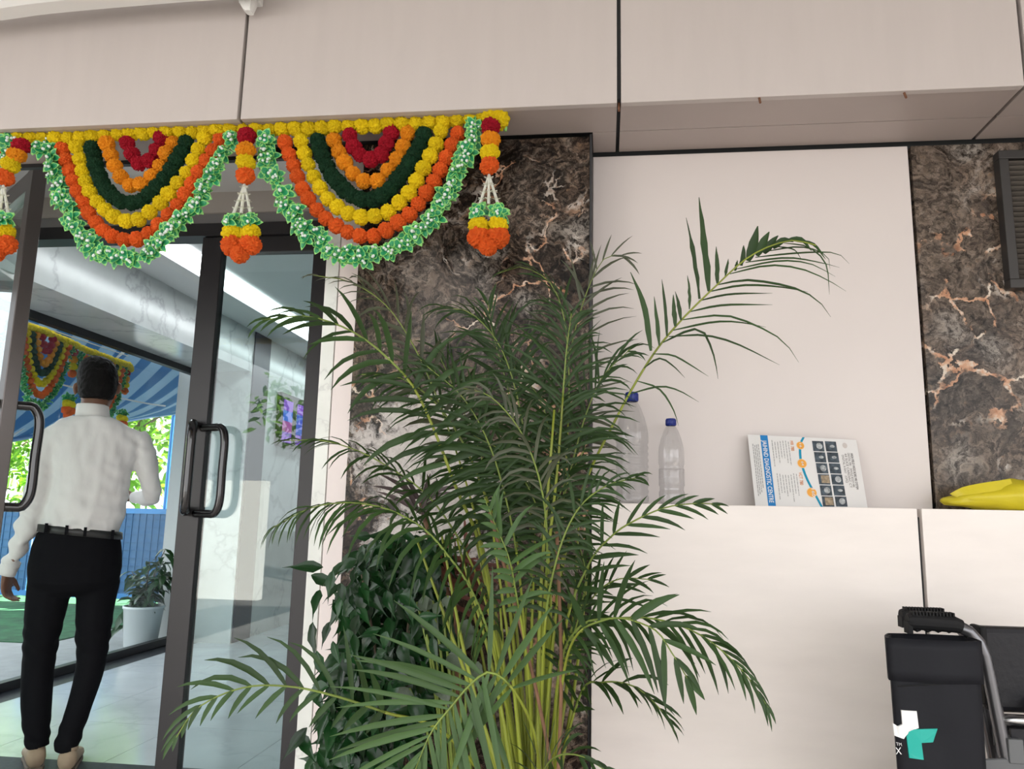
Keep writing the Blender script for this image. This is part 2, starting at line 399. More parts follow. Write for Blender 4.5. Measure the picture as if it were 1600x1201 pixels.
# --- door wall: lintel, grey strip, door head
ZH1, ZH0, ZG = PY(200, 352, YD).z, PY(200, 371, YD).z, PY(200, 335.5, YD).z
XD0 = PY(283, 720, YD).x; XG0 = PY(316, 720, YD).x; XG1 = PY(468, 700, YD).x; XD1 = XG1+0.085
struct('wall_lintel', MB().box(-3.4, 2.6, YD, YD+0.12, ZG, FZ+0.15), mat('greige_lintel_panel', (0.50, 0.46, 0.42), 0.4))
struct('trim_3', MB().box(-3.4, XD1+0.1, YD+0.015, YD+0.12, ZH1, ZG), mat('grey_track_cover', (0.28, 0.27, 0.275), 0.35, 0.3))
struct('trim_4', MB().box(-3.4, XD1+0.1, YD, YD+0.10, ZH0, ZH1), M['frame'])
struct('wall_lobby', MB().box(XJ0+0.03, 2.6, YW+0.2, YD-0.01, 0, FZ), M['jamb_pink'])
struct('wall_lobby_left', MB().box(-3.4, -3.25, YR+0.02, YD, 0, FZ), M['panel'])
struct('wall_inner_front', MB().box(XD1+0.1, 2.6, YD, YD+0.12, 0, ZG), M['imarble'])
struct('trim_5', MB().box(-3.4, XD1+0.1, 3.02, 3.34, -0.02, 0.003), M['granite'])
# --- doors
def handle(px, pts, parent):
    MB().tube(spline(pts, 22), 0.0125, 10).build('handle', M['handle'], parent, smooth=True)
ZT = ZH0 - 0.004
d2 = struct('door_2', MB().box(XD0, XG0, YD+0.01, YD+0.06, 0.01, ZT, bev=0.003).box(XG1, XD1, YD+0.01, YD+0.06, 0.01, ZT, bev=0.003)
            .box(XG0, XG1, YD+0.012, YD+0.058, PY(400, 392, YD).z, ZT, bev=0.003).box(XG0, XG1, YD+0.012, YD+0.058, 0.01, 0.045, bev=0.003), M['frame'])
MB().box(XG0-0.005, XG1+0.005, YD+0.03, YD+0.038, 0.042, PY(400, 392, YD).z+0.005).build('pane', M['glass'], d2)
def dhandle(top, bot, out, r, parent):
    """D handle between two fixing points, standing off along out"""
    top, bot, out = Vector(top), Vector(bot), Vector(out)
    q = 0.055; dn = (bot-top).normalized(); n = out.normalized()
    pts = [top, top+out*0.5, top+out-n*q*0.4+dn*0.004, top+out+dn*q, top.lerp(bot, 0.5)+out, bot+out-dn*q, bot+out-n*q*0.4-dn*0.004, bot+out*0.5, bot]
    MB().tube(spline(pts, 40), r, 12).build('handle', M['handle'], parent, smooth=True)
hx = XD0+0.042
dhandle((hx-0.010, YD+0.012, PY(296, 664, YD).z), (hx-0.010, YD+0.012, PY(285, 798, YD).z), (0.055, -0.10, 0), 0.0195, d2)
dhandle((hx+0.034, YD+0.012, PY(318, 668, YD).z), (hx+0.034, YD+0.012, PY(306, 802, YD).z), (0.128, -0.045, 0), 0.017, d2)
# left leaf, swung out towards the porch
Yf = 2.615; ZT1 = PY(50, 263, Yf).z
Xf = PY(46, 400, Yf).x; hinge = Vector((Xf-0.70, YD+0.03, 0)); free = Vector((Xf, Yf, 0))
ld = (free-hinge); LW = ld.length; ld.normalize(); ln = Vector((-ld.y, ld.x, 0))       # along leaf, inner face normal
T = Matrix.Translation(hinge) @ Matrix(((ld.x, ln.x, 0, 0), (ld.y, ln.y, 0, 0), (0, 0, 1, 0), (0, 0, 0, 1)))
mb = MB()
for a, b in ((LW-0.075, LW), (0, 0.07)): mb.box(a, b, -0.025, 0.025, 0.01, ZT1, bev=0.003, M4=T)
mb.box(0.07, LW-0.075, -0.023, 0.023, ZT1-0.08, ZT1, bev=0.003, M4=T).box(0.07, LW-0.075, -0.023, 0.023, 0.01, 0.1, bev=0.003, M4=T)
d1 = struct('door_1', mb, M['frame_light'])
MB().box(0.066, LW-0.071, -0.004, 0.004, 0.095, ZT1-0.075, M4=T).build('pane', M['glass'], d1)
zt, zb = PY(34, 633, 2.66).z, PY(14, 792, 2.66).z
dhandle(T @ Vector((LW-0.04, 0.024, zt)), T @ Vector((LW-0.04, 0.024, zb)), (ln*0.085+ld*0.02), 0.0175, d1)
dhandle(T @ Vector((LW-0.04, -0.024, zt)), T @ Vector((LW-0.04, -0.024, zb)), (-ln*0.085), 0.0175, d1)

# --- inside room
XG, XB, XI = -3.565, -3.085, -3.085
ZHD, ZC = CZ+1.205, CZ+1.57
YB = 6.36
struct('ceiling_inside', MB().box(-3.6, 3.0, YD+0.12, 10.2, ZC, ZC+0.1), M['ceil_in'])
fl = struct('floor_inside', MB().box(-3.6, 3.0, 3.30, 10.2, -0.1, -0.006), M['granite'])
ty = 3.345
while ty < 10:
    tx = -3.36
    while tx < 0.6:
        MB().box(tx+0.0015, tx+0.5985, ty+0.0015, min(ty+0.5985, 10.1), -0.006, 0.0).build('tile', M['tile'], fl)
        tx += 0.6
    ty += 0.6
struct('wall_back', MB().box(-3.6, 3.0, 10.2, 10.3, -0.1, ZC+0.1), M['imarble'])
struct('wall_inner_right', MB().box(2.6, 2.75, YD, 10.3, -0.1, ZC+0.1), M['imarble'])
struct('wall_left', MB().box(-3.62, XI, YB, 10.2, -0.05, ZC), M['imarble'])
struct('trim_6', MB().box(-3.62, XB, YD+0.12, YB, ZHD, ZC), M['imarble'])
struct('trim_7', MB().box(XI, XI+0.012, YB+0.02, YB+0.34, 0, ZC), M['navy'])
w1 = struct('window_1', MB().box(XG-0.03, XG+0.03, YD+0.12, YB, ZHD-0.05, ZHD, bev=0.002).box(XG-0.03, XG+0.03, YD+0.12, YB, 0.0, 0.055, bev=0.002)
            .box(XG-0.03, XG+0.03, YB-0.02, YB, 0.055, ZHD-0.05), M['black'])
MB().box(XG-0.004, XG+0.004, YD+0.13, 4.66, 0.05, ZHD-0.045).build('pane', M['wglass'], w1)
MB().box(XG-0.004, XG+0.004, 4.664, YB-0.01, 0.05, ZHD-0.045).build('pane', M['wglass'], w1)
# LED channel in the ceiling, running into the room
a, b = PZ(275, 371, ZC), PZ(270, 402, ZC)
led = thing('ceiling_light', 'long white strip light running across the ceiling behind the glass door', 'light', (-2.4, 5, ZC))
MB().box(a.x-0.0, b.x, YD+0.2, 10.0, ZC-0.012, ZC-0.001).build('diffuser', emit_mat('led_diffuser', (0.93, 0.98, 1.0), 3.6), led)
MB().box(b.x, b.x-0.10, YD+0.2, 10.0, ZC-0.02, ZC-0.001).build('trim_rail', M['white'], led)
# ================================================================== flower garlands
def soft(name, col, rand=0.08):
    return mat(name, col, 0.75, spec=0.2, rand=rand, vary=0.22, vscale=160, bump=0.6, bscale=400)
FL = {'yellow': soft('yellow_fluff', (0.95, 0.70, 0.010)), 'orange': soft('amber_fluff', (0.95, 0.33, 0.012)), 'vermilion': soft('vermilion_fluff', (0.90, 0.14, 0.020)),
      'red': soft('crimson_fluff', (0.42, 0.006, 0.022)), 'green': soft('bottle_green_fluff', (0.008, 0.045, 0.018))}
M['leaf_a'] = mat('garland_leaf_green', (0.014, 0.27, 0.10), 0.45, vary=0.3, vscale=120, rand=0.15)
M['leaf_b'] = mat('garland_leaf_pale_edge', (0.26, 0.62, 0.16), 0.45, rand=0.12)
M['bead'] = mat('pearl_bead', (0.72, 0.80, 0.76), 0.2, coat=0.5)
M['thread'] = mat('white_thread', (0.72, 0.70, 0.64), 0.8)
M['petal_white'] = mat('white_plastic_petal', (0.75, 0.76, 0.74), 0.3, trans=0.3)
def fluff_mesh(name, m, sub, seed, amp):
    rnd = random.Random(seed); bm = bmesh.new(); bmesh.ops.create_icosphere(bm, subdivisions=sub, radius=1)
    for v in bm.verts: v.co *= 1.02 + rnd.uniform(-amp, amp*.6) + .05*mnoise.noise(v.co*4+Vector((seed, 0, 0)))
    bm.verts.index_update(); mb = MB()
    mb.add([v.co.copy() for v in bm.verts], [tuple(v.index for v in f.verts) for f in bm.faces]); bm.free()
    return mb.mesh(name, m)
FM = {k: [fluff_mesh(k+'_flower', m, 4, i*7+len(k), 0.2) for i in range(3)] for k, m in FL.items()}
def leaf_flower(name, seed, n=5):
    """a whorl of pointed leaves with pale rims around white beads"""
    rnd = random.Random(seed); mb = MB()
    for lay, (cnt, tilt, ln) in enumerate(((n, 0.10, 1.0), (n-2, 0.7, 0.75))):
        for i in range(cnt):
            a = 2*PI*i/cnt + rnd.uniform(-.25, .25) + lay*0.5; l = ln*rnd.uniform(.85, 1.15); w = 0.34*rnd.uniform(.85, 1.15)
            R = Matrix.Rotation(a, 4, 'Z') @ Matrix.Rotation(-tilt-rnd.uniform(-.15, .15), 4, 'Y')
            prof = [(0.05, 0.3), (0.3, 0.9), (0.55, 1.0), (0.8, 0.6), (1.0, 0.06)]
            vs = []
            for t, q in prof:
                z = -0.25*(t*l)**2 + 0.05
                for sgn, k in ((-1, 1), (-.72, .72), (0, 0), (.72, .72), (1, 1)):
                    vs.append(R @ Vector((t*l, sgn*q*w, z + 0.10*abs(sgn)*q)))
            fs, ms = [], []
            for r in range(len(prof)-1):
                for c in range(4):
                    fs.append((r*5+c, r*5+c+1, r*5+c+6, r*5+c+5)); ms.append(1 if c in (0, 3) and r > 0 or r == len(prof)-2 else 0)
            o = len(mb.v); mb.v += [tuple(v) for v in vs]; mb.f += [tuple(i+o for i in f) for f in fs]; mb.m += ms
    for i in range(2): mb.ball((rnd.uniform(-.3, .3), rnd.uniform(-.3, .3), 0.42), 0.15, 2, 2)
    return mb.mesh(name, [M['leaf_a'], M['leaf_b'], M['bead']])
LM = [leaf_flower('leaf_whorl', s) for s in range(4)]
YG = 1.872
def gl(pts): return [PY(x, y, YG) for x, y in pts]
SWAG1 = {
 'leaf': [(72,228),(87,268),(97,305),(113,338),(133,370),(163,396),(199,406),(236,394),(268,368),(297,339),(318,307),(333,279),(352,247),(366,213)],
 'vermilion': [(98,234),(113,276),(129,313),(147,344),(173,368),(202,376),(231,365),(262,339),(289,307),(310,273),(331,240),(344,218)],
 'yellow': [(121,231),(129,265),(139,297),(160,323),(184,342),(209,345),(231,334),(260,307),(283,279),(302,255),(312,229),(320,216)],
 'green': [(143,230),(152,265),(165,295),(192,316),(223,311),(252,284),(273,258),(291,223)],
 'orange': [(168,226),(176,247),(184,268),(199,287),(223,289),(241,271),(257,247),(270,223)],
 'red': [(199,224),(210,247),(223,258),(236,247),(247,229),(253,216)]}
SWAG2 = {
 'leaf': [(416,221),(424,255),(439,297),(466,344),(505,384),(547,402),(578,404),(626,386),(665,352),(697,315),(720,268),(733,234),(744,198)],
 'vermilion': [(446,223),(460,263),(479,307),(510,342),(547,363),(575,369),(605,360),(641,334),(673,292),(697,247),(715,208)],
 'yellow': [(471,221),(481,255),(494,284),(515,313),(542,332),(565,339),(587,338),(607,330),(636,305),(662,263),(678,234),(689,206)],
 'green': [(496,218),(505,247),(518,273),(542,300),(568,313),(597,305),(623,279),(647,242),(662,211)],
 'orange': [(522,218),(531,241),(543,260),(556,275),(570,284),(589,283),(607,265),(623,247),(631,226),(637,209)],
 'red': [(547,213),(555,234),(571,248),(589,246),(602,229),(611,208)]}
_o = PY(0, 213, YG); _e = PY(760, 187, YG)
SW0 = {k: [(x-341, y+18) for x, y in v] for k, v in SWAG1.items()}
TOP = [(-345,238),(-200,229),(0,217),(105,216),(165,210),(228,206),(290,205),(344,202),(416,202),(479,200),(540,196),(584,194),(647,192),(707,187),(757,183)]
PEND = [[(46,236),(38,250),(29,265),(20,284),(12,342),(10,352),(8,369),(9,388)], [(393,221),(392,243),(392,262),(391,282),(385,340),(385,352),(385,371),(385,389)],
        [(769,207),(769,227),(768,247),(767,267),(766,326),(766,339),(766,359),(766,377)]]
PXM = (PY(401, 300, YG)-PY(400, 300, YG)).length            # metres per pixel at the garland
garland = thing('flower_garland', 'door garland of yellow, orange, green and crimson fluffy flowers hung over the glass entrance', 'garland', _o)
GI = []                                                    # everything in the garland, kept to lay out the second one
rg = random.Random(3)
def place(kind, p, r, parent, sq=(1, 1, 1)):
    me = rg.choice(LM if kind == 'leaf' else FM[kind])
    if kind == 'leaf':
        R = Matrix.Rotation(PI/2, 4, 'X') @ Matrix.Rotation(rg.uniform(-.35, .35), 4, 'X') @ Matrix.Rotation(rg.uniform(-.35, .35), 4, 'Y') @ Matrix.Rotation(rg.uniform(0, 6.28), 4, 'Z')
    else: R = Matrix.Rotation(rg.uniform(0, 6.28), 4, Vector((rg.uniform(-1, 1), rg.uniform(-1, 1), 1)).normalized())
    S = Matrix.Diagonal((r*sq[0], r*sq[1], r*sq[2], 1))
    p = Vector(p); mw = Matrix.Translation(p) @ S @ R
    o = link('leaf_flower' if kind == 'leaf' else kind+'_flower', me, parent, mw)
    GI.append((kind, p - _o, r, sq)); return o
RB = {'yellow': 10.9, 'vermilion': 10.9, 'orange': 11.2, 'red': 11.2, 'green': 11.8, 'leaf': 16}
SP = {'yellow': 20.5, 'vermilion': 20, 'orange': 20.5, 'red': 19, 'green': 16, 'leaf': 15}
def strand(kind, pts, name):
    P = gl(pts); n0 = spline(P, 60); L = sum((n0[i+1]-n0[i]).length for i in range(59))
    n = max(2, round(L/(SP[kind]*PXM))+1)
    st = MB().tube(n0[::3]+[n0[-1]], 0.0018, 5).build(name, M['thread'], garland)
    for i, p in enumerate(spline(P, n)):
        r = RB[kind]*PXM*rg.uniform(.94, 1.07)*(1.08 if name == 'top_string' else 1)
        if kind == 'leaf':
            for k in range(2):
                q = p + Vector((rg.uniform(-8, 8)*PXM, -0.012+rg.uniform(-.008, .008), rg.uniform(-7, 7)*PXM)); place('leaf', q, r*rg.uniform(.85, 1.05), st)
        else:
            q = p + Vector((0, rg.uniform(-.004, .004), rg.uniform(-.0015, .0015)))
            place(kind, q, r, st)
strand('yellow', TOP, 'top_string')
for SWG in (SW0, SWAG1, SWAG2):
    for kind in ('leaf', 'vermilion', 'yellow', 'green', 'orange', 'red'):
        if SWG is SW0: SWG[kind] = [p for p in SWG[kind] if p[0] > -60] or SWG[kind][-2:]
        if SWG is SW0 and max(p[0] for p in SWG[kind]) < -28: continue
        strand(kind, SWG[kind], 'swag_string')
for pe in PEND:
    P = gl(pe); yoff = Vector((0, -0.03, 0))
    P = [p+yoff for p in P]
    st = MB().tube([P[0]+Vector((0, 0.02, 0.03)), P[0], P[1], P[2], P[3]], 0.0018, 5).build('pendant_string', M['thread'], garland)
    for kind, p in zip(('red', 'orange', 'yellow', 'vermilion'), P): place(kind, p, 13.2*PXM, st, (1.08, 1, 0.9))
    tip = P[3] + Vector((0, 0, -13*PXM)); base = P[4]
    for k in (-1, 0, 1):
        b = base + Vector((k*13*PXM, k*k*0.004, 0))
        sk = MB().tube([tip, b], [0.003, 0.0045], 6)
        for j in range(4):
            c = tip.lerp(b, (j+0.6)/4.3); rr = 0.0115
            for a in range(4):
                an = a*PI/2 + j*0.7 + k; d = Vector((math.cos(an), math.sin(an), 0.35)); e = Vector((-math.sin(an), math.cos(an), 0))
                sk.add([c, c+d*rr*0.6+e*rr*0.35, c+d*rr, c+d*rr*0.6-e*rr*0.35], [(0, 1, 2, 3)])
        sk.build('bead_string', M['petal_white'], garland)
    for s in (-1, 1):
        c = P[5] + Vector((s*13*PXM, 0, 0))
        sb = MB().tube([base+Vector((s*8*PXM, 0, 0)), c, c-Vector((0, 0, 36*PXM))], 0.0018, 5).build('pendant_string', M['thread'], garland)
        place('leaf', c+Vector((0, -.006, 0)), 17*PXM, sb); place('leaf', c+Vector((s*.004, .006, -.003)), 16*PXM, sb); place('leaf', c+Vector((s*.004, -.018, -.006)), 13*PXM, sb)
        place('yellow', P[6]+Vector((s*13.5*PXM, 0, 0)), 14.2*PXM, sb, (1.05, 1.05, .8)); place('vermilion', P[7]+Vector((s*13.5*PXM, 0, 0)), 15*PXM, sb, (1.05, 1.05, .95))
    place('vermilion', P[7]+Vector((0, -0.004, -14*PXM)), 13*PXM, sb)
kn = MB().tube(gl([(757, 182), (776, 186)]), 0.002, 5).build('corner_string', M['thread'], garland)
for x, y, r in ((769, 183, 15), (780, 187, 14.5), (773, 188, 12)): place('yellow', PY(x, y, YG-0.012), r*PXM, kn)
bud = MB().tube(gl([(780, 196), (789, 197)]), 0.0015, 5, 0).loft([(PY(790, 194, YG), (.001, 0, 0), (0, .001, 0)), (PY(790, 199, YG), (.005, 0, 0), (0, .005, 0)), (PY(790, 205, YG), (.003, 0, 0), (0, .003, 0))], 8, 1)
bud.build('bud', [M['thread'], M['leaf_b']], kn)
for px in (20, 190, 400, 570, 755):
    p = PY(px, 200, YG); zz = ZS
    MB().tube([p, Vector((p.x, p.y, zz+0.003))], 0.0012, 5).build('hanging_thread', M['thread'], garland)

# the second garland hangs outside, along the head of the side window
lo = {k: fluff_mesh(k+'_flower_small', m, 2, 5, 0.12) for k, m in FL.items()}
KY = 0.50/(294*PXM)
A = Vector((-3.72, 4.375-72*PXM*KY, ZHD-0.025)); B = A + Vector((0, 765*PXM*KY, 0))
g2 = thing('flower_garland', 'distant door garland seen from behind through the side window, under the blue awning', 'garland', B)
by = {}
for kind, p, r, sq in GI:
    if p.x < -0.03: continue
    # seen from behind: the run is mirrored along the window head
    q = A + Vector((p.y*0.6, p.x*KY, (p.z-0.035*p.x)*1.34))
    by.setdefault(kind, []).append((q, r*1.22, sq))
rows = MB().tube([A, B], 0.004, 6).build('top_string', M['thread'], g2)
for kind, lst in by.items():
    mb = MB(); rr = random.Random(9)
    me = LM[0] if kind == 'leaf' else lo[kind]
    vs = [v.co.copy() for v in me.vertices]; fs = [tuple(p.vertices) for p in me.polygons]; ms = [p.material_index for p in me.polygons]
    for q, r, sq in lst:
        R = Matrix.Rotation(rr.uniform(0, 6.28), 3, 'X') @ Matrix.Rotation(rr.uniform(0, 6.28), 3, 'Z')
        o = len(mb.v); mb.v += [tuple(q + (R @ v)*r) for v in vs]; mb.f += [tuple(i+o for i in f) for f in fs]; mb.m += ms
    mb.build({'leaf': 'leaf_flowers', }.get(kind, kind+'_flowers'), [M['leaf_a'], M['leaf_b'], M['bead']] if kind == 'leaf' else FL[kind], g2, kind='stuff', fix=False)
# ================================================================== outside: beyond the side window, and the forecourt behind the viewer
M['bark'] = mat('grey_brown_bark', (0.16, 0.115, 0.08), 0.9, bump=0.6, bscale=30)
M['tree_leaf'] = mat('bright_tree_leaf', (0.13, 0.27, 0.035), 0.5, vary=0.35, vscale=2.5, trans=0.35)
M['lawn'] = mat('lawn_green', (0.020, 0.105, 0.036), 0.9, vary=0.5, vscale=8, bump=0.8, bscale=220)
struct('ground', MB().box(-40, 30, -40, 40, -0.3, -0.1), M['asphalt'])
struct('wall_shade_upper', MB().box(-3.62, 9, YF+0.02, 10.3, 2.72, 6.6), M['panel'])  # unseen upper storeys, added to shade the lawn and pavement outside
struct('pavement', MB().box(-14, -3.63, 3.0, 12, -0.12, -0.02), M['paving'])
lawn = struct('lawn', MB().box(-13, -4.55, 6.1, 11.5, -0.05, -0.012), M['lawn'])
LFV = [(0, 0, 0), (.35, -.2, .03), (.35, 0, 0), (.35, .2, .03), (.75, -.14, -.02), (.75, 0, -.05), (.75, .14, -.02), (1, 0, -.14)]
LFF = [(0, 1, 2), (0, 2, 3), (1, 4, 5, 2), (2, 5, 6, 3), (4, 7, 5), (5, 7, 6)]
def leafcloud(n, cs, size, rnd):
    mb = MB()
    for i in range(n):
        c, r = rnd.choice(cs)
        d = Vector((rnd.gauss(0, 1), rnd.gauss(0, 1), rnd.gauss(0, 1))).normalized()*(r*rnd.uniform(.55, 1.05))
        R = Matrix.Rotation(rnd.uniform(0, 6.28), 3, 'Z') @ Matrix.Rotation(rnd.uniform(-.4, 1.2), 3, 'Y') @ Matrix.Rotation(rnd.uniform(-1, 1), 3, 'X')
        s = size*rnd.uniform(.7, 1.3); p = Vector(c)+d
        mb.add([p + (R @ Vector(v))*s for v in LFV], LFF)
    return mb
def tree(loc, h, r, label, seed, n=1500, size=0.22):
    rnd = random.Random(seed); t = thing('leafy_tree', label, 'tree', loc, None); x, y, z = loc
    tr = MB().tube([(x, y, z-0.05), (x+.05, y, z+h*.3), (x-.03, y+.05, z+h*.62)], [.11, .08, .05], 8)
    cs = []
    for i in range(9):
        a = rnd.uniform(0, 6.28); rr = rnd.uniform(.2, .75)*r; c = Vector((x+math.cos(a)*rr, y+math.sin(a)*rr, z+h*rnd.uniform(.42, .95)))
        cs.append((c, r*rnd.uniform(.35, .5))); tr.tube([(x, y, z+h*rnd.uniform(.3, .55)), c.lerp(Vector((x, y, z+h*.5)), .4), c], [.045, .03, .012], 5)
    tr.build('trunk', M['bark'], t, smooth=True)
    leafcloud(n, cs, size, rnd).build('foliage', M['tree_leaf'], t, kind='stuff', fix=False)
tree((-7.4, 10.6, 0), 3.6, 1.5, 'sunlit tree just behind the blue barrier, right of the white shirt', 1)
tree((-10.1, 11.5, 0), 3.0, 1.15, 'low sunlit bushy tree seen past the left door handle', 2, 1300, .18)
tree((-9.9, 14.2, 0), 4.6, 1.8, 'taller tree farthest back, beyond the blue barrier outside', 4, 1500, .26)
# trees on the forecourt, seen mirrored in the glass of the closed door leaf
tree((-5.0, -6.6, -.1), 5.6, 2.0, 'forecourt tree mirrored in the glass of the closed door leaf', 5, 1800, .22)
bw = struct('wall_boundary', MB().box(-6.05, -4.65, -4.16, -4.0, -0.1, 1.50), mat('whitewashed_wall', (0.88, 0.87, 0.84), 0.8))
# blue barrier
M['blue'] = mat('blue_painted_steel', (0.045, 0.22, 0.52), 0.4, vary=0.08, vscale=8)
M['blue_dark'] = mat('blue_mesh_panel', (0.03, 0.12, 0.27), 0.5)
YB2 = 8.6
fence = thing('blue_barrier', 'blue painted metal barrier behind the white flowerpot outside', 'barrier', (-6.5, YB2, 0))
x = -9.4
while x < -4.0:
    MB().box(x, x+0.10, YB2-.03, YB2+.03, -0.02, 1.22, bev=.004).build('post', M['blue'], fence)
    MB().box(x+.1, x+.9, YB2-.02, YB2+.02, 1.03, 1.09).build('rail', M['blue'], fence); MB().box(x+.1, x+.9, YB2-.02, YB2+.02, 0.06, 0.12).build('rail', M['blue'], fence)
    pm = MB().box(x+.14, x+.86, YB2-.006, YB2+.006, 0.12, 1.03)
    for k in range(9): pm.box(x+.14+k*.085, x+.15+k*.085, YB2-.014, YB2-.006, .12, 1.03)
    for k in range(10): pm.box(x+.14, x+.86, YB2-.016, YB2-.006, .16+k*.09, .165+k*.09)
    pm.build('mesh_panel', M['blue_dark'], fence)
    x += 0.9
# awning of blue and white striped cloth
m = bpy.data.materials.new('blue_striped_awning'); m.use_nodes = True
nt = m.node_tree; L = nt.links; b = nt.nodes['Principled BSDF']; b.inputs['Roughness'].default_value = 0.8
tc = node(nt, 'ShaderNodeTexCoord'); sx = nt.nodes.new('ShaderNodeSeparateXYZ'); L.new(tc.outputs['Object'], sx.inputs[0])
st = math_n(nt, 'SINE', math_n(nt, 'MULTIPLY', sx.outputs['Y'], 17.0))
cc = ramp_n(nt, math_n(nt, 'MULTIPLY_ADD', st, 0.5, 0.5), [(0.42, (0.05, 0.21, 0.42)), (0.5, (0.36, 0.50, 0.62))])
L.new(cc, b.inputs['Base Color'])
tr = nt.nodes.new('ShaderNodeBsdfTranslucent'); L.new(cc, tr.inputs['Color']); mx = nt.nodes.new('ShaderNodeMixShader'); mx.inputs[0].default_value = 0.35
L.new(b.outputs[0], mx.inputs[1]); L.new(tr.outputs[0], mx.inputs[2]); L.new(mx.outputs[0], nt.nodes['Material Output'].inputs['Surface'])
aw = thing('striped_awning', 'blue and white striped cloth awning slung over the path outside', 'awning', (-4.6, 7, 2.0))
c00, c01 = Vector((-3.84, 4.0, 2.44)), Vector((-3.84, 9.6, 2.66))       # along the window head
d0, d1_ = PY(-90, 702, 4.9), PY(272, 643, 9.0)
d0 = d0 - (d1_-d0)*0.25
mb = MB(); nu, nv = 40, 12; vs = []
for i in range(nu+1):
    for j in range(nv+1):
        p = c00.lerp(c01, i/nu).lerp(d0.lerp(d1_, i/nu), j/nv)
        p.z += -0.10*math.sin(PI*j/nv) + 0.02*math.sin(i*1.9)*math.sin(PI*j/nv)
        vs.append(p)
mb.add(vs + [v+Vector((0, 0, 0.006)) for v in vs], [(i*(nv+1)+j, i*(nv+1)+j+1, (i+1)*(nv+1)+j+1, (i+1)*(nv+1)+j) for i in range(nu) for j in range(nv)]
       + [tuple((nu+1)*(nv+1)+k for k in (i*(nv+1)+j, (i+1)*(nv+1)+j, (i+1)*(nv+1)+j+1, i*(nv+1)+j+1)) for i in range(nu) for j in range(nv)])
mb.build('cloth', m, aw, smooth=True, fix=False)
MB().tube([d0+Vector((0, 0, -.01)), d1_+Vector((0, 0, -.01))], .022, 8).build('edge_pole', M['blue'], aw)
for k, f in enumerate((0.33, 0.62, 0.92)):
    MB().tube([c00.lerp(c01, f)+Vector((0, 0, -.05)), d0.lerp(d1_, f)+Vector((0, 0, -.03))], .014, 8).build('cross_pole', M['white'], aw)
e = d1_; MB().tube([(e.x, e.y, -0.02), e], .025, 8).build('post', M['blue'], aw)
e = d0; MB().tube([(e.x, e.y, -0.02), e], .025, 8).build('post', M['blue'], aw)
struct('wall_outer_pier', MB().box(-3.82, -3.63, 6.47, 6.95, -.05, 2.45), mat('pale_pier_plaster', (.62, .62, .60), .7))
# white cable strung under the awning
cb = MB().tube(spline([PX(-20, 570, -3.9), PX(110, 604, -3.9), PX(218, 628, -3.9), PX(258, 634, -3.9)], 14), .007, 6).build('hanging_cable', M['white'])
tag(cb, 'white cable strung outside below the distant garland', 'cable')
# flowerpot outside the window
pc = Vector((-3.76, 6.17, -0.02))
pot = thing('potted_plant', 'dark leafy bush in a white round pot, outside against the side window', 'plant', pc)
MB().lathe([(.118, 0), (.125, .008), (.152, .30), (.160, .305), (.160, .325), (.148, .325), (.140, .27), (0.0, .27)], pc, 28, caps=False).build('pot_body', mat('white_glazed_pot', (0.62, 0.66, 0.66), .3), pot, smooth=True)
MB().lathe([(.142, .28), (.0, .292)], pc, 20, caps=False).build('soil', mat('dark_soil', (.03, .022, .016), .95), pot)
M['pot_leaf'] = mat('dark_glossy_leaf', (0.022, 0.065, 0.022), 0.3, rand=.4, vary=.2, vscale=30, trans=.12)
pl = pot
rr = random.Random(12)
LFM = [MB() for _ in range(3)]
for i, q in enumerate(LFM):
    w = (.85, 1.0, 1.2)[i]; q.add([Vector((v[0], v[1]*w, v[2]*(1+i))) for v in LFV], LFF)
pm_ = [q.mesh('pot_plant_leaf', M['pot_leaf'], True) for q in LFM]
for k in range(9):
    a = rr.uniform(0, 6.28); tip = pc + Vector((math.cos(a)*rr.uniform(.1, .26)+.04, math.sin(a)*rr.uniform(.1, .3), rr.uniform(.55, .82)))
    if k >= 6: tip = pc + Vector((-.2+.2*(k-6)*.4, -.24+.05*k, .12+.08*(k-6)))
    base = pc + Vector((0, 0, .28)); mid = base.lerp(tip, .5) + Vector((0, 0, .07 if k < 6 else .2)); sp = spline([base, mid, tip], 14)
    MB().tube(sp, [.008*(1-.6*i/13) for i in range(14)], 5).build('stem', M['bark'], pl)
    for i in range(2, 14):
        for s in (-1, 1):
            an = rr.uniform(0, 6.28); R = Matrix.Rotation(an, 4, 'Z') @ Matrix.Rotation(rr.uniform(-.3, .7), 4, 'Y') @ Matrix.Rotation(rr.uniform(-.5, .5), 4, 'X')
            link('leaf', rr.choice(pm_), pl, Matrix.Translation(sp[i]) @ R @ Matrix.Scale(rr.uniform(.10, .16), 4))
# ================================================================== the man walking in
M['skin'] = mat('brown_skin', (0.20, 0.095, 0.060), 0.5, vary=0.08, vscale=30)
M['hair'] = mat('black_hair', (0.006, 0.005, 0.005), 0.6, spec=.2, bump=0.5, bscale=300)
M['shirt'] = mat('white_shirt_cloth', (0.87, 0.86, 0.845), 0.85, spec=0.2, bump=0.35, bscale=14, stretch=(1, 1, .45))
M['trouser'] = mat('black_trouser_cloth', (0.007, 0.007, 0.009), 0.85, spec=0.12, bump=0.15, bscale=14, stretch=(1, 1, .4))
M['belt'] = mat('black_belt_leather', (0.030, 0.032, 0.032), 0.4)
M['shoe'] = mat('beige_suede', (0.42, 0.32, 0.22), 0.75, vary=0.08, vscale=30)
M['sole'] = mat('dark_sole', (0.16, 0.125, 0.09), 0.7)
YP = 3.24
_vr = ray(118, 815); _vr.z = 0; _vr.normalize(); _sv = Vector((_vr.y, -_vr.x, 0))       # he walks away from us, to the left of the door axis
_pd = PY(105, 815, YP).dot(_vr)
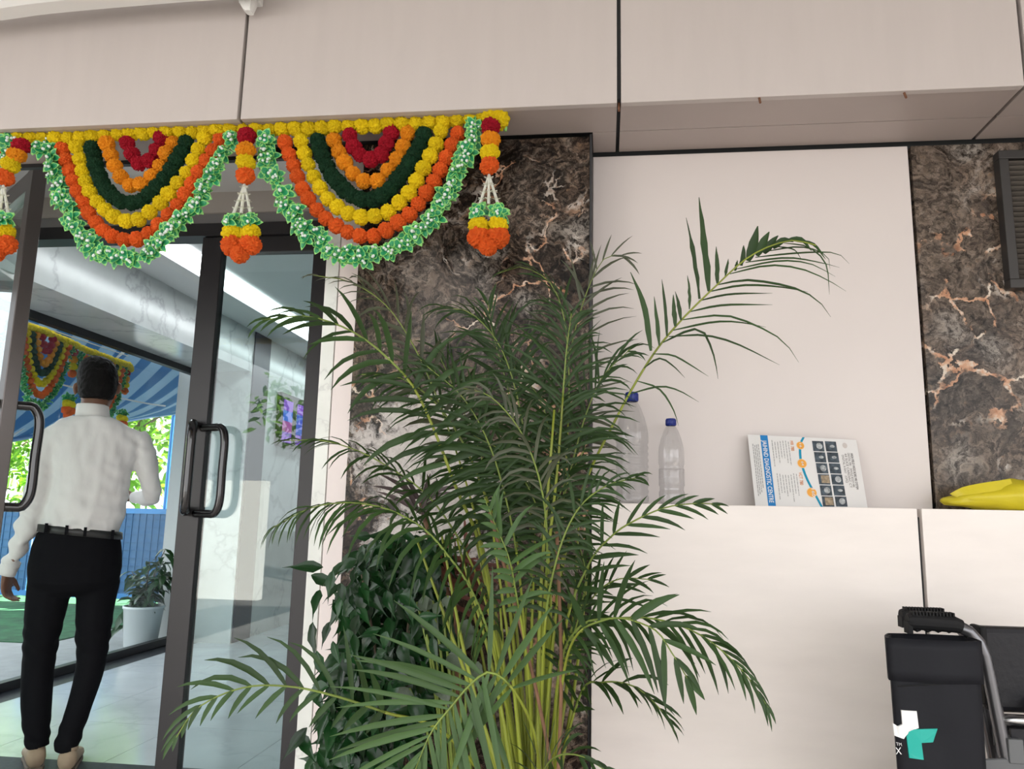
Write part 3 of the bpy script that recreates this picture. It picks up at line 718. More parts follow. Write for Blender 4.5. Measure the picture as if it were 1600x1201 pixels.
def Q(px, py, dy=0.0):
    v = ray(px, py); k = (_pd+dy)/v.dot(_vr); return Vector((v.x*k, v.y*k, CZ+v.z*k))
MP = (Q(101, 800)-Q(100, 800)).length
def L3(a, b, c): return _sv*a + _vr*b + Vector((0, 0, c))
def ring(px, py, hw, hd, dy=0.0, tilt=0.0): return (Q(px, py, dy), L3(hw*MP, 0, -hw*MP*tilt), _vr*hd)
def remesh(name, mb, m, vox, parent=None, smooth=6, fn=None):
    me = mb.mesh(name+'_raw', m, True, True); o = bpy.data.objects.new(name+'_raw', me); C.objects.link(o)
    md = o.modifiers.new('r', 'REMESH'); md.mode = 'VOXEL'; md.voxel_size = vox; md.use_smooth_shade = True
    if smooth:
        s = o.modifiers.new('s', 'SMOOTH'); s.iterations = smooth; s.factor = 0.5
    dg = bpy.context.evaluated_depsgraph_get(); dg.update()
    ne = bpy.data.meshes.new_from_object(o.evaluated_get(dg)); ne.name = name
    bpy.data.objects.remove(o)
    if not ne.materials: ne.materials.append(m)
    if fn:
        nr = [v.normal.copy() for v in ne.vertices]
        for v, n in zip(ne.vertices, nr): v.co = v.co + n*fn(v.co)
    ne.polygons.foreach_set('use_smooth', [True]*len(ne.polygons))
    return link(name, ne, parent)
def limb(mb, pts, n=14):
    """pts: (px, py, dy, radius px)"""
    P = [Q(x, y, d) for x, y, d, r in pts]; s = spline([(*p, t[3]*MP) for p, t in zip(P, pts)], len(pts)*4)
    mb.tube([p.xyz for p in s], [p[3] for p in s], n)
# body: head, neck, hands, ankles, in one surface with the trunk under the clothes
bd = MB()
hc = (152, 600)
bd.loft([ring(153, 561, 8, .03, .02), ring(153, 565, 20, .062, .02), ring(153, 572, 27, .083, .02), ring(153, 585, 31.5, .098, .018), ring(152.5, 600, 32, .101, .018), ring(152, 614, 30, .094, .022),
         ring(151, 626, 26, .078, .032), ring(150, 637, 21, .05, .055), ring(150, 644, 13, .03, .075)], 20)
for s in (-1, 1):                                         # ears
    e = Q(152+s*33, 607, .02)
    bd.loft([(e+L3(s*-.006, .0, .030), L3(.006, 0, 0), L3(0, .010, 0)), (e+L3(s*.006, -.004, .020), L3(.008, 0, 0), L3(0, .019, 0)), (e+L3(s*.007, -.004, 0), L3(.008, 0, 0), L3(0, .017, 0)), (e+L3(s*.0, 0, -.028), L3(.006, 0, 0), L3(0, .008, 0))], 10)
nf = Q(152, 610, .125)                                    # face, turned away: nose, brow, lips, chin
bd.loft([(nf+L3(0, -.022, .03), L3(.010, 0, 0), L3(0, .010, 0)), (nf+L3(0, -.008, .005), L3(.013, 0, 0), L3(0, .014, 0)), (nf+L3(0, 0, -.014), L3(.018, 0, 0), L3(0, .014, 0)), (nf+L3(0, -.015, -.024), L3(.010, 0, 0), L3(0, .008, 0))], 10)
bd.loft([(nf+L3(0, -.02, -.036), L3(.020, 0, 0), L3(0, .010, 0)), (nf+L3(0, -.016, -.043), L3(.025, 0, 0), L3(0, .012, 0)), (nf+L3(0, -.02, -.052), L3(.018, 0, 0), L3(0, .010, 0))], 10)
bd.loft([(nf+L3(0, -.02, .036), L3(.045, 0, 0), L3(0, .012, 0)), (nf+L3(0, -.018, .044), L3(.05, 0, 0), L3(0, .014, 0)), (nf+L3(0, -.026, .052), L3(.045, 0, 0), L3(0, .010, 0))], 10)
bd.loft([ring(150, 615, 24, .062, .015), ring(148, 640, 23.5, .060, .0), ring(146, 660, 27, .064, -.01), ring(146, 685, 50, .07, 0), ring(145, 740, 58, .09, 0), ring(132, 810, 56, .085, 0), ring(120, 880, 60, .09, 0), ring(114, 920, 56, .09, 0)], 18)
limb(bd, [(75, 925, 0, 25), (64, 1020, 0, 19), (60, 1080, 0, 17), (59, 1140, 0, 11.5), (59, 1168, 0, 11), (58, 1184, .0, 11)])
limb(bd, [(150, 920, 0, 25), (145, 1010, -.02, 19), (135, 1070, -.05, 17), (112, 1140, -.08, 11.5), (105, 1172, -.09, 11), (104, 1192, -.09, 11)])
limb(bd, [(80, 692, 0, 17), (62, 750, -.02, 12.5), (46, 812, -.01, 10.5), (22, 868, .03, 9), (11, 893, .05, 8.5)])
limb(bd, [(212, 692, 0, 17), (227, 735, .0, 12), (234, 768, .03, 10), (222, 777, .13, 9.5), (205, 776, .23, 9)])
# left hand, hanging half open: palm, four fingers, thumb
def hand(wr, fwd, side, palm_n, curl):
    """wr wrist; fwd along the hand; side towards the thumb; palm_n out of the palm"""
    fwd, side, palm_n = fwd.normalized(), side.normalized(), palm_n.normalized()
    bd.loft([(wr, side*.026, palm_n*.017), (wr+fwd*.03, side*.036, palm_n*.016), (wr+fwd*.065, side*.041, palm_n*.014), (wr+fwd*.088, side*.039, palm_n*.011)], 14)
    for k, (o, l) in enumerate(((.029, .072), (.010, .082), (-.010, .076), (-.029, .058))):
        p = wr + fwd*.080 + side*o; d = fwd + side*(o*2.2); d.normalize(); pts = [p]
        for j, (fr, an) in enumerate(((.45, curl*.5), (.32, curl*.9), (.23, curl*.6))):
            ax = d.cross(palm_n).normalized(); d = (Matrix.Rotation(an, 3, ax) @ d); d.normalize(); p = p + d*(l*fr); pts.append(p)
        bd.tube(spline(pts, 9), [.0088-.0003*i for i in range(9)], 8)
    p = wr + fwd*.022 + side*.026; d = (fwd*.75 + side*.65 + palm_n*.35).normalized()
    bd.tube(spline([p-side*.01, p+d*.032, p+d*.055+fwd*.012, p+d*.062+fwd*.030+palm_n*.006], 9), [.012-.0005*i for i in range(9)], 8)
w = Q(11, 893, .05); hand(w, Q(8, 950, .09)-w, L3(.35, .9, 0), L3(.9, -.3, .1), .75)
w = Q(205, 775, .23); hand(w, L3(-.75, .45, .12), L3(0, .2, 1), L3(-.3, -.9, 0), .8)
body = remesh('person', bd, M['skin'], .0062, None, 3)
tag(body, 'man in white shirt and black trousers walking in through the glass door, seen from behind', 'person')
for s in (-1, 1):
    e = nf + L3(s*.031, -.030, .022); MB().ball(e, .0125, 2).build('eye', mat('eye_white', (.75, .73, .70), .2), body, smooth=True)
# hair: short, faded at the nape
hr = MB()
hr.loft([ring(153, 557.5, 10, .035, .02), ring(153, 562, 23, .072, .02), ring(153, 570, 30, .092, .020), ring(153, 584, 34.4, .107, .018), ring(152.6, 598, 34.4, .108, .012), ring(152, 607, 32.6, .095, -.002), ring(151, 616, 30.2, .070, -.022), ring(150.5, 623, 26, .042, -.035)], 24)
def hair_fn(co):
    return 0.0035*mnoise.noise(co*70)+0.002*mnoise.noise(co*160)
hair = remesh('hair', hr, M['hair'], .006, body, 2, hair_fn)
# shirt
sh = MB()
sh.loft([ring(145.5, 650, 34, .075, -.01), ring(146, 660, 56, .080, -.012), ring(146.5, 671, 76, .085, -.01), ring(147, 684, 86, .09, -.005), ring(146.5, 705, 80, .098, 0), ring(144.5, 730, 67, .108, 0), ring(140, 765, 64.5, .108, .0),
         ring(135, 790, 66, .108, 0), ring(129, 812, 66, .112, 0), ring(126, 826, 66.5, .112, 0), ring(125, 834, 62, .105, 0)], 26, ex=2.3)
limb(sh, [(84, 685, 0, 25), (69, 705, -.01, 22), (62, 740, -.02, 19), (54, 780, -.015, 18), (46, 812, -.01, 17.5), (33, 844, .015, 15.5), (20, 872, .035, 13), (13, 889, .048, 12.5)])
limb(sh, [(209, 685, 0, 25), (223, 705, 0, 22), (229, 735, .0, 19), (236, 763, .02, 17.5), (236, 777, .045, 16.5), (224, 778, .12, 15), (210, 777, .2, 12.5)])
def folds(co):
    x, y, z = co; w_ = Q(126, 830).z; f = 0
    k = max(0, min(1, (w_+.22-z)/.22)); f += k*.0075*math.sin((z-w_)*70 + x*30 + 3.5*mnoise.noise(co*7))
    f += .008*mnoise.noise(Vector((x*11, y*11, z*5))) + .0045*mnoise.noise(Vector((x*28, y*28, z*14)))
    xl = Q(60, 760).x; xr_ = Q(230, 760).x
    for xx in (xl, xr_):
        if abs(x-xx) < .12: f += (1-abs(x-xx)/.12)*.0028*math.sin(z*90 + x*80 + 5*mnoise.noise(co*8))
    return f
shirt = remesh('shirt', sh, M['shirt'], .0075, body, 4, folds)
col = MB(); rings_o = [ring(145.5, 652, 29.5, .073, -.004), ring(145, 645, 28.2, .072, -.002), ring(145, 634, 27.0, .069, .004), ring(145, 632.5, 26, .067, .004)]
col.loft(rings_o, 26)
o = col.build('collar', M['shirt'], shirt, smooth=True)
cu = MB(); pts = [Q(18.5, 877, .038), Q(12, 891, .05), Q(9.5, 897, .053)]; cu.tube(pts, [.0375, .0365, .036], 18); cu.build('cuff', M['shirt'], shirt, smooth=True)
# trousers, belt
tr_ = MB()
tr_.loft([ring(126, 826, 63.5, .106, 0, .10), ring(125, 836, 66, .11, 0, .09), ring(121, 858, 72, .118, -.005, .05), ring(118, 885, 75, .124, -.012), ring(116, 908, 72, .12, -.012), ring(113, 922, 62, .10, -.005), ring(112, 930, 40, .07, 0)], 24, ex=2.3)
limb(tr_, [(79, 905, -.005, 35), (72, 950, 0, 33), (64, 1000, 0, 28.5), (60, 1040, .0, 26), (57.5, 1085, 0, 24), (57.5, 1130, .0, 21.5), (59, 1166, 0, 18.5)])
limb(tr_, [(156, 905, -.005, 35), (149, 950, -.01, 32), (146, 995, -.02, 28.5), (144, 1025, -.03, 24.5), (137, 1060, -.05, 22.5), (122, 1110, -.07, 20), (106, 1158, -.09, 19), (104, 1172, -.092, 18.5)])
def tfolds(co):
    x, y, z = co; f = .004*mnoise.noise(Vector((x*9, y*9, z*6)))
    for zz in (.52, .12): f += .0035*max(0, 1-abs(z-zz)/.12)*math.sin(z*90+x*50+3*mnoise.noise(co*8))
    return f
trs = remesh('trousers', tr_, M['trouser'], .0085, body, 4, tfolds)
bl = MB(); rgs = [ring(126, 824.5, 66.5, .114, 0, .10), ring(126, 825, 69.0, .117, 0, .10), ring(125.5, 836, 70.0, .119, 0, .10), ring(125.5, 836.5, 67, .115, 0, .10)]
bl.loft(rgs, 30, ex=2.3); belt = bl.build('belt', M['belt'], body, smooth=True)
for px in (72, 104, 133, 176): 
    p = Q(px, 830+(px-126)*.10, -.119 if 90 < px < 160 else -.100); q = MB().box(-.006, .006, -.006, .012, -.020, .020, M4=Matrix(((_sv.x, _vr.x, 0, p.x), (_sv.y, _vr.y, 0, p.y), (0, 0, 1, p.z), (0, 0, 0, 1)))); q.build('belt_loop', M['trouser'], trs)
def shoe(c0, yaw, ln):
    fw = (Matrix.Rotation(yaw, 3, 'Z') @ _vr); sd = Vector((fw.y, -fw.x, 0)); up = Vector((0, 0, 1)); c0 = Vector((c0.x, c0.y, 0))
    s = MB(); so = MB(); pr = [(0, .029, .064), (.02, .037, .076), (.07, .039, .072), (.13, .041, .058), (.18, .046, .046), (.23, .040, .036), (ln, .020, .024)]
    s.loft([(c0+fw*d+up*(.014+h*.5), sd*w_, up*(h*.5)) for d, w_, h in pr], 18, ex=2.5)
    so.loft([(c0+fw*d+up*.009, sd*(w_-.001), up*.0085) for d, w_, h in pr], 16, ex=4)
    o = s.build('shoe', M['shoe'], body, smooth=True); so.build('sole', M['sole'], o)
    MB().lathe([(.030, .080), (.035, .088), (.034, .098), (.027, .098)], c0+fw*.046, 16, caps=False).build('shoe_collar', M['shoe'], o, smooth=True)
pL, pR = Q(57, 1180, -.05), Q(104, 1190, -.145)
shoe(pL-_vr*.0, .08, .27); shoe(pR, -.12, .27)
# ================================================================== the palm and the shrubs
M['leaflet'] = mat('palm_leaflet_green', (0.027, 0.060, 0.016), 0.42, spec=0.28, rand=.30, vary=.22, vscale=9, trans=.14)
M['leaflet_back'] = mat('palm_leaflet_dusty', (0.062, 0.072, 0.042), 0.5, vary=.2, vscale=9, trans=.14)
M['leaflet_fresh'] = mat('palm_leaflet_fresh', (0.052, 0.105, 0.032), 0.40, spec=0.3, rand=.22, vary=.15, vscale=9, trans=.16)
M['cane'] = mat('yellow_green_cane', (0.21, 0.25, 0.022), 0.4, vary=.3, vscale=14, stretch=(1, 1, .3))
M['rachis'] = mat('green_leaf_stalk', (0.16, 0.22, 0.035), 0.45, vary=.2, vscale=20)
M['dry'] = mat('dry_brown_leaf', (0.17, 0.085, 0.045), 0.75, vary=.3, vscale=20)
M['terracotta'] = mat('terracotta', (0.36, 0.15, 0.08), 0.8)
def D3(x, y, d): return PY(x, y, d)
PALM0 = PY(838, 1290, 1.64)
palm = thing('areca_palm', 'tall feathery green palm with yellow-green canes before the brown marble', 'palm', (PALM0.x, PALM0.y, 0))
MB().lathe([(.15, 0), (.16, .01), (.21, .40), (.225, .405), (.225, .44), (.20, .44), (.195, .38), (0, .38)], (PALM0.x, PALM0.y, 0), 28, caps=False).build('pot', M['terracotta'], palm, smooth=True)
rest = {'leaflet': MB(), 'leaflet_back': MB(), 'leaflet_fresh': MB()}
rp = random.Random(21); NIND = 0
def blade(p, d, n, L, w, droop, fold=.35, ragged=0.0, seg=6, tw=0.0):
    """one leaflet: strip with a V fold, hanging under its weight. p base, d direction, n face normal"""
    d = d.normalized(); vs = []; q = p.copy(); dd = d.copy()
    W = [(0, .35), (.12, .8), (.35, 1.0), (.6, .88), (.82, .52), (1.0, .05)]
    for i, (t, k) in enumerate(W):
        sd = dd.cross(n)
        if sd.length < 1e-4: sd = dd.orthogonal()
        sd.normalize(); nn = sd.cross(dd).normalized()
        if tw: sd = Matrix.Rotation(tw*t, 3, dd) @ sd; nn = sd.cross(dd).normalized()
        h = w*k
        if ragged: h *= 1-ragged*rp.random()
        vs += [q - sd*h + nn*h*fold, q, q + sd*h*(1-ragged*.5*rp.random()) + nn*h*fold]
        if i < 5:
            st = (W[i+1][0]-t)*L
            dd = (dd + Vector((0, 0, -1))*droop*(W[i+1][0]-t)*(0.5+1.6*t)).normalized(); q = q + dd*st
    fs = []
    for i in range(5):
        for c in range(2): fs.append((i*3+c, i*3+c+1, i*3+c+4, i*3+c+3))
    return vs, fs
def frond(sp, n, LL, LR, a=(78, 22), N=(0, -.5, 1), droop=.6, t0=.35, w=.0055, ind=False, mt='leaflet', r=.0042, lift=.10, prof=None, tipmul=.35, jit=.12, cane=True, yl=None):
    global NIND
    P = spline([D3(*s) for s in sp], 48); N = Vector(N)
    rs = [r*(1-.78*i/47) for i in range(48)]
    mb = MB(); k0 = int(47*(yl or t0))
    if cane: mb.tube(P[:k0+2], rs[:k0+2], 6, 0); mb.tube(P[k0+1:], rs[k0+1:], 6, 1)
    else: mb.tube(P, rs, 6, 1)
    fr = mb.build('frond', [M['cane'], M['rachis']], palm, smooth=True)
    for i in range(n):
        t = t0 + (1-t0)*(i+.5)/n; u = (i+.5)/n
        x = t*47; j = min(46, int(x)); p = P[j].lerp(P[j+1], x-j); T_ = (P[min(47, j+2)]-P[max(0, j-1)]).normalized()
        nn = (N - T_*N.dot(T_)).normalized(); S = T_.cross(nn)
        mpp = p.y/F
        pr = (.55+.45*min(1, u/.25)) * (1 if u < .55 else 1-(1-tipmul)*(u-.55)/.45)
        for sgn, Lpx in ((1, LR), (-1, LL)):
            if Lpx <= 0: continue
            if rp.random() < (.0 if ind else .10): continue
            an = math.radians(a[0]+(a[1]-a[0])*u + rp.gauss(0, 6 if ind else 9)); L_ = Lpx*mpp*pr*rp.uniform(1-jit, 1+jit)
            d = T_*math.cos(an) + S*sgn*math.sin(an) + nn*(lift+rp.gauss(0, .06 if ind else .14))
            vs, fs = blade(p, d, nn, L_, w*(1 if ind else .68)*rp.uniform(.75, 1.15)*(1-.35*u), droop*rp.uniform(.5, 1.5), tw=0 if ind else rp.uniform(-.9, .9))
            if ind:
                m2 = MB(); m2.add([v-p for v in vs], fs); link('leaflet', m2.mesh('leaflet', M[mt], True), fr, Matrix.Translation(p)); NIND += 1
            else: rest[mt].add(vs, fs)
    return fr
B0 = (838, 1290, 1.64)
# --- the long frond reaching right across the pale panel: every leaflet placed by hand
fr1 = [(B0[0]+8, B0[1], 1.64), (868, 960, 1.62), (905, 780, 1.60), (962, 655, 1.57), (1015, 562, 1.55), (1060, 505, 1.54), (1115, 450, 1.53), (1172, 400, 1.52), (1232, 376, 1.51), (1275, 383, 1.50)]
P1 = spline([D3(*s) for s in fr1], 60)
f1 = MB().tube(P1, [.0048*(1-.75*i/59) for i in range(60)], 6).build('frond', M['cane'], palm, smooth=True, label='longest frond, its torn leaflets standing up against the pale panel')
UP = [((1017,548),(1006,478),(985,425),5,.2),((1030,540),(1026,498),(1022,463),3.6,.3),((1042,525),(1039,478),(1034,436),3.2,.3),((1055,510),(1053,485),(1052,460),4.2,.3),((1064,500),(1060,475),(1055,455),3.4,.3),
      ((1077,483),(1077,455),(1074,430),3,.5),((1093,467),(1085,405),(1072,340),5,.6),((1107,455),(1100,380),(1092,308),6.4,.35),((1121,443),(1120,412),(1119,385),4.2,.4),((1133,432),(1136,418),(1138,404),3,.6),
      ((1148,423),(1151,414),(1152,406),3.5,.6),((1158,415),(1161,398),(1162,383),5,.5),((1169,408),(1178,378),(1184,353),7.6,.1),((1183,400),(1193,378),(1202,362),7,.1),((1194,396),(1207,378),(1216,368),6.5,.1),((1208,388),(1224,376),(1240,378),5.5,.1),
      ((1225,378),(1250,374),(1268,392),4,.1),((1240,376),(1270,382),(1290,405),3,.1)]
DN = [((1121,445),(1170,438),(1240,450),(1278,470),(1298,495),3.6),((1107,456),(1160,446),(1215,448),(1262,456),None,3.2),((1092,470),(1140,460),(1207,458),None,None,3),((1078,487),(1130,477),(1207,476),None,None,3.2),
      ((1064,500),(1120,493),(1160,500),(1220,530),(1248,566),3),((1052,516),(1110,504),(1150,503),(1197,511),None,3),((1045,526),(1100,524),(1150,537),(1218,570),None,3),((1036,535),(1075,517),(1098,518),(1115,555),(1122,592),3.4),
      ((1020,553),(1050,555),(1075,568),(1107,588),None,2.6),((1006,575),(1030,560),(1052,572),(1070,590),None,2.6),((995,595),(1030,608),(1052,640),(1060,665),None,2.6),((985,615),(1030,604),(1060,610),(1092,628),None,2.6),
      ((1140,428),(1200,415),(1250,420),(1290,436),(1322,455),2.8),((1152,420),(1215,408),(1265,412),(1305,432),None,2.6),((1165,410),(1230,403),(1280,410),(1312,418),None,2.6),((1180,402),(1240,396),(1290,394),(1312,398),(1327,412),2.6),
      ((1195,393),(1250,386),(1290,398),(1297,420),None,2.2),((1212,385),(1240,390),(1252,405),None,None,2.2),((1225,380),(1262,386),(1290,412),(1296,460),None,2.2)]
def hand_leaf(pts, wpx, dep, rag, mt='leaflet'):
    P = [D3(x, y, dep+.012*i*(1 if rag == 0 else -.3)) for i, (x, y) in enumerate(pts)]; q = spline(P, 9); w_ = wpx*dep/F; vs = []
    for i, p in enumerate(q):
        t = i/8; T_ = (q[min(8, i+1)]-q[max(0, i-1)]).normalized(); sd = T_.cross(Vector((0, -1, .25))).normalized(); nn = sd.cross(T_)
        k = (.45+.55*min(1, t/.2))*(1 if t < .5 else 1-.9*((t-.5)/.5)**1.3); h = w_*k*.5
        vs += [p - sd*h*(1-rag*rp.random()) + nn*h*.5, p, p + sd*h*(1-rag*rp.random()) + nn*h*.5]
    m2 = MB(); m2.add([v-q[0] for v in vs], [(i*3+c, i*3+c+1, i*3+c+4, i*3+c+3) for i in range(8) for c in range(2)])
    link('leaflet', m2.mesh('leaflet', M[mt], True), f1, Matrix.Translation(q[0]))
for b_, m_, t_, w_, rg_ in UP: hand_leaf([b_, m_, t_], w_*2.0, 1.535, rg_)
for e in DN: hand_leaf([p for p in e[:5] if p], e[5]*1.25, 1.54, 0)
# --- fronds with leaflets of their own
frond([(800,1290,1.6),(760,900,1.55),(712,760,1.5),(655,620,1.46),(602,556,1.44),(545,515,1.42),(478,494,1.40),(410,500,1.38)], 18, 125, 120, (80,16), (0,-.8,.6), .8, .52, .0072, True, r=.0062, yl=.74)              # A upper left
frond([(830,1290,1.6),(760,980,1.48),(690,855,1.42),(628,805,1.40),(560,786,1.38),(490,792,1.36),(425,825,1.35)], 30, 118, 128, (74,20), (0,-.45,1), 1.9, .42, .0056, True)                            # H left, hanging
frond([(815,1290,1.6),(700,1150,1.42),(600,1112,1.34),(520,1086,1.30),(450,1072,1.28),(380,1074,1.26),(310,1105,1.25),(270,1160,1.24)], 14, 62, 120, (62,16), (-.1,-1,.25), .75, .52, .0058, True, lift=.05)  # I low left
frond([(850,1290,1.50),(838,1160,1.30),(805,1082,1.22),(768,1050,1.20),(738,1066,1.19),(705,1104,1.185),(672,1147,1.18),(640,1225,1.18)], 22, 185, 185, (98,10), (.05,-1,.12), .18, .62, .0058, True, 'leaflet_fresh', jit=.08, lift=.03, tipmul=.6)   # J front
frond([(850,1290,1.62),(880,1000,1.55),(918,885,1.52),(955,838,1.50),(990,814,1.48),(1042,792,1.47),(1098,786,1.46),(1125,790,1.46)], 12, 62, 75, (58,10), (.1,-1,.3), .35, .52, .0054, True, lift=.05)      # K right
frond([(860,1290,1.6),(872,1060,1.52),(905,980,1.47),(960,966,1.44),(1030,968,1.42),(1100,995,1.40),(1160,1048,1.39),(1200,1105,1.39)], 24, 92, 105, (62,12), (0,-.65,.75), .85, .38, .0050, True)          # L right
frond([(862,1290,1.6),(885,1030,1.46),(945,968,1.40),(1017,980,1.36),(1050,1020,1.34),(1080,1070,1.34)], 8, 95, 115, (75,8), (-.2,-1,.1), .5, .62, .0080, True)                                               # M right, broad
# --- the rest of the crown
R_ = frond
R_([(850,1290,1.66),(905,1090,1.6),(940,1066,1.57),(990,1072,1.55),(1030,1106,1.54),(1055,1145,1.54)], 14, 70, 60, (55,12), (0,-.5,.9), .7, .45, .008)
R_([(850,1290,1.66),(885,1010,1.6),(925,935,1.57),(965,905,1.55),(1020,905,1.53)], 14, 75, 85, (62,16), (0,-1,.3), .4, .55, .0075)
R_([(838,1290,1.60),(852,930,1.55),(872,720,1.52),(884,560,1.50),(893,490,1.50)], 30, 175, 125, (74,22), (0,-1,.3), 1.1, .56, .0064, r=.0058, yl=.82)
R_([(832,1290,1.68),(830,900,1.64),(822,700,1.62),(790,560,1.6),(740,492,1.58),(690,480,1.57)], 30, 135, 135, (74,18), (.1,-.8,.7), 1.1, .50, .0068)
R_([(828,1290,1.62),(790,900,1.56),(745,740,1.52),(690,640,1.50),(625,590,1.48),(565,585,1.47)], 24, 120, 125, (74,18), (0,-.6,.8), 1.2, .54, .0064, r=.0055, yl=.72)
R_([(832,1290,1.6),(815,930,1.55),(780,740,1.5),(730,630,1.48),(665,570,1.46)], 26, 135, 120, (72,20), (0,-.8,.6), 1.1, .55, .0068)
R_([(842,1290,1.66),(862,900,1.62),(895,720,1.58),(935,600,1.56),(985,545,1.55)], 26, 135, 95, (72,18), (0,-.8,.6), .95, .55, .0062)
R_([(836,1290,1.58),(852,960,1.5),(852,800,1.45),(822,690,1.42),(770,622,1.40),(722,606,1.40)], 24, 85, 100, (56,14), (-.3,-.8,.5), 1.3, .52, .0060, mt='leaflet_back')
R_([(826,1290,1.6),(765,960,1.55),(690,800,1.5),(600,725,1.46),(515,690,1.43),(445,688,1.42)], 22, 85, 85, (70,18), (0,-.5,.9), .9, .55, .0062)
R_([(836,1290,1.58),(826,1060,1.48),(806,925,1.43),(794,868,1.41),(776,825,1.40),(757,778,1.39)], 13, 40, 80, (58,24), (.3,-1,.2), .7, .66, .0090, mt='leaflet_fresh')
R_([(840,1290,1.56),(850,1000,1.46),(868,880,1.42),(900,800,1.41),(945,760,1.40),(1000,745,1.40)], 18, 75, 75, (66,18), (0,-.8,.6), .9, .55, .006)
R_([(830,1290,1.7),(840,900,1.72),(800,640,1.72),(770,520,1.72),(762,470,1.72)], 22, 105, 115, (66,20), (0,-1,.2), .5, .56, .0085)
R_([(840,1290,1.74),(862,760,1.76),(885,580,1.76),(912,470,1.76),(944,404,1.75),(978,400,1.74)], 26, 100, 115, (75,20), (.1,-1,.3), .55, .52, .0062, mt='leaflet_back')
R_([(842,1290,1.74),(882,760,1.74),(888,560,1.74),(868,455,1.73),(820,418,1.72),(776,428,1.72)], 20, 75, 70, (65,16), (0,-.4,1), .9, .62, .0065)
R_([(826,1290,1.72),(760,880,1.68),(690,640,1.62),(622,500,1.58),(556,444,1.55),(490,430,1.53)], 22, 90, 95, (52,12), (0,-.6,.8), .9, .58, .0085, mt='leaflet_back')
R_([(842,1290,1.5),(850,1210,1.36),(870,1182,1.28),(905,1180,1.24),(950,1205,1.22)], 14, 80, 80, (62,18), (0,-.8,.6), .6, .3, .007)
R_([(838,1290,1.62),(820,1000,1.58),(840,860,1.56),(880,760,1.55),(915,700,1.54)], 20, 120, 55, (68,18), (0,-.9,.5), .9, .52, .0066)
R_([(838,1290,1.62),(860,1000,1.57),(850,830,1.55),(800,720,1.53),(740,680,1.52)], 20, 100, 120, (68,18), (0,-.9,.5), .9, .55, .0066)
R_([(842,1290,1.68),(850,1000,1.67),(868,800,1.66),(850,640,1.65),(800,570,1.64)], 26, 115, 120, (70,18), (0,-.9,.5), .9, .52, .0066)
R_([(836,1290,1.7),(800,930,1.7),(760,740,1.69),(715,620,1.68),(680,540,1.67)], 24, 110, 110, (70,18), (0,-.9,.5), .9, .55, .0066)
R_([(850,1290,1.64),(880,1060,1.6),(905,960,1.58),(915,900,1.57),(905,850,1.56)], 14, 60, 60, (62,20), (0,-1,.3), .7, .5, .006)
for k, mb in rest.items():
    mb.build({'leaflet': 'green_leaflets', 'leaflet_back': 'dusty_leaflets', 'leaflet_fresh': 'fresh_leaflets'}[k], M[k], palm, smooth=True, kind='stuff', fix=False)
for (x0, y0, x1, y1) in [(650,840,800,1290),(690,835,806,1290),(714,842,812,1290),(745,850,818,1290),(800,885,832,1290),(806,830,826,1290),(857,720,840,1290),(905,800,850,1290),(880,860,846,1290),(770,830,822,1290),(866,640,842,1290),(730,900,800,1290),(834,900,838,1290),(890,930,856,1290),(920,880,860,1290),(782,950,815,1290)]:
    d = rp.uniform(1.48, 1.68); a_, b_ = D3(x1, y1, d+.03), D3(x0, y0, d); md_ = a_.lerp(b_, .5)+Vector((rp.uniform(-.015, .015), 0, 0))
    MB().tube(spline([a_, md_, b_], 10), [.0050-.00032*i for i in range(10)], 7).build('cane', M['cane'], palm, smooth=True)
for (x0, y0, x1, y1) in [(765,800,880,1290),(870,830,868,1290)]:
    MB().tube(spline([D3(x1, y1, 1.5), D3((x0+x1)/2+8, (y0+y1)/2, 1.48), D3(x0, y0, 1.47)], 8), .0035, 6).build('dead_stalk', M['dry'], palm, smooth=True)

# --- leafy dark shrub left of the palm
M['shrub_leaf'] = mat('glossy_shrub_leaf', (0.008, 0.040, 0.010), 0.24, spec=.32, rand=.45, vary=.2, vscale=30, trans=.06)
SB = PY(612, 1290, 1.72)
shrub = thing('leafy_shrub', 'dense dark green glossy-leaved shrub between door jamb and palm', 'shrub', (SB.x, SB.y, 0))
MB().lathe([(.12, 0), (.13, .01), (.17, .33), (.185, .335), (.185, .37), (.165, .37), (.16, .32), (0, .32)], (SB.x, SB.y, 0), 24, caps=False).build('pot', M['terracotta'], shrub, smooth=True)
def ovate(name, w, curl, m):
    mb = MB(); pr = [(0, .03), (.10, .45), (.30, 1), (.52, .9), (.75, .45), (.95, .14), (1.18, .01)]; vs = []
    for t, q in pr:
        z = -curl*t*t
        for s in (-1, -.5, 0, .5, 1): vs.append((t, s*q*w, z + .16*abs(s)*q*w*2 + .03*math.sin(t*14)*abs(s)))
    mb.add(vs, [(r*5+c, r*5+c+1, r*5+c+6, r*5+c+5) for r in range(6) for c in range(4)]); return mb.mesh(name, m, True)
OV = [ovate('shrub_leaf', .24, .25, M['shrub_leaf']), ovate('shrub_leaf', .29, .5, M['shrub_leaf']), ovate('shrub_leaf', .19, .1, M['shrub_leaf'])]
rs_ = random.Random(5)
BND = [(838, 585, 690), (870, 545, 695), (900, 528, 690), (950, 508, 690), (1000, 515, 700), (1050, 505, 690), (1100, 490, 670), (1150, 500, 650), (1210, 470, 640)]
def lx(y):
    for (y0, a0, b0), (y1, a1, b1) in zip(BND[:-1], BND[1:]):
        if y0 <= y <= y1: t = (y-y0)/(y1-y0); return a0+(a1-a0)*t, b0+(b1-b0)*t
    return 500, 650
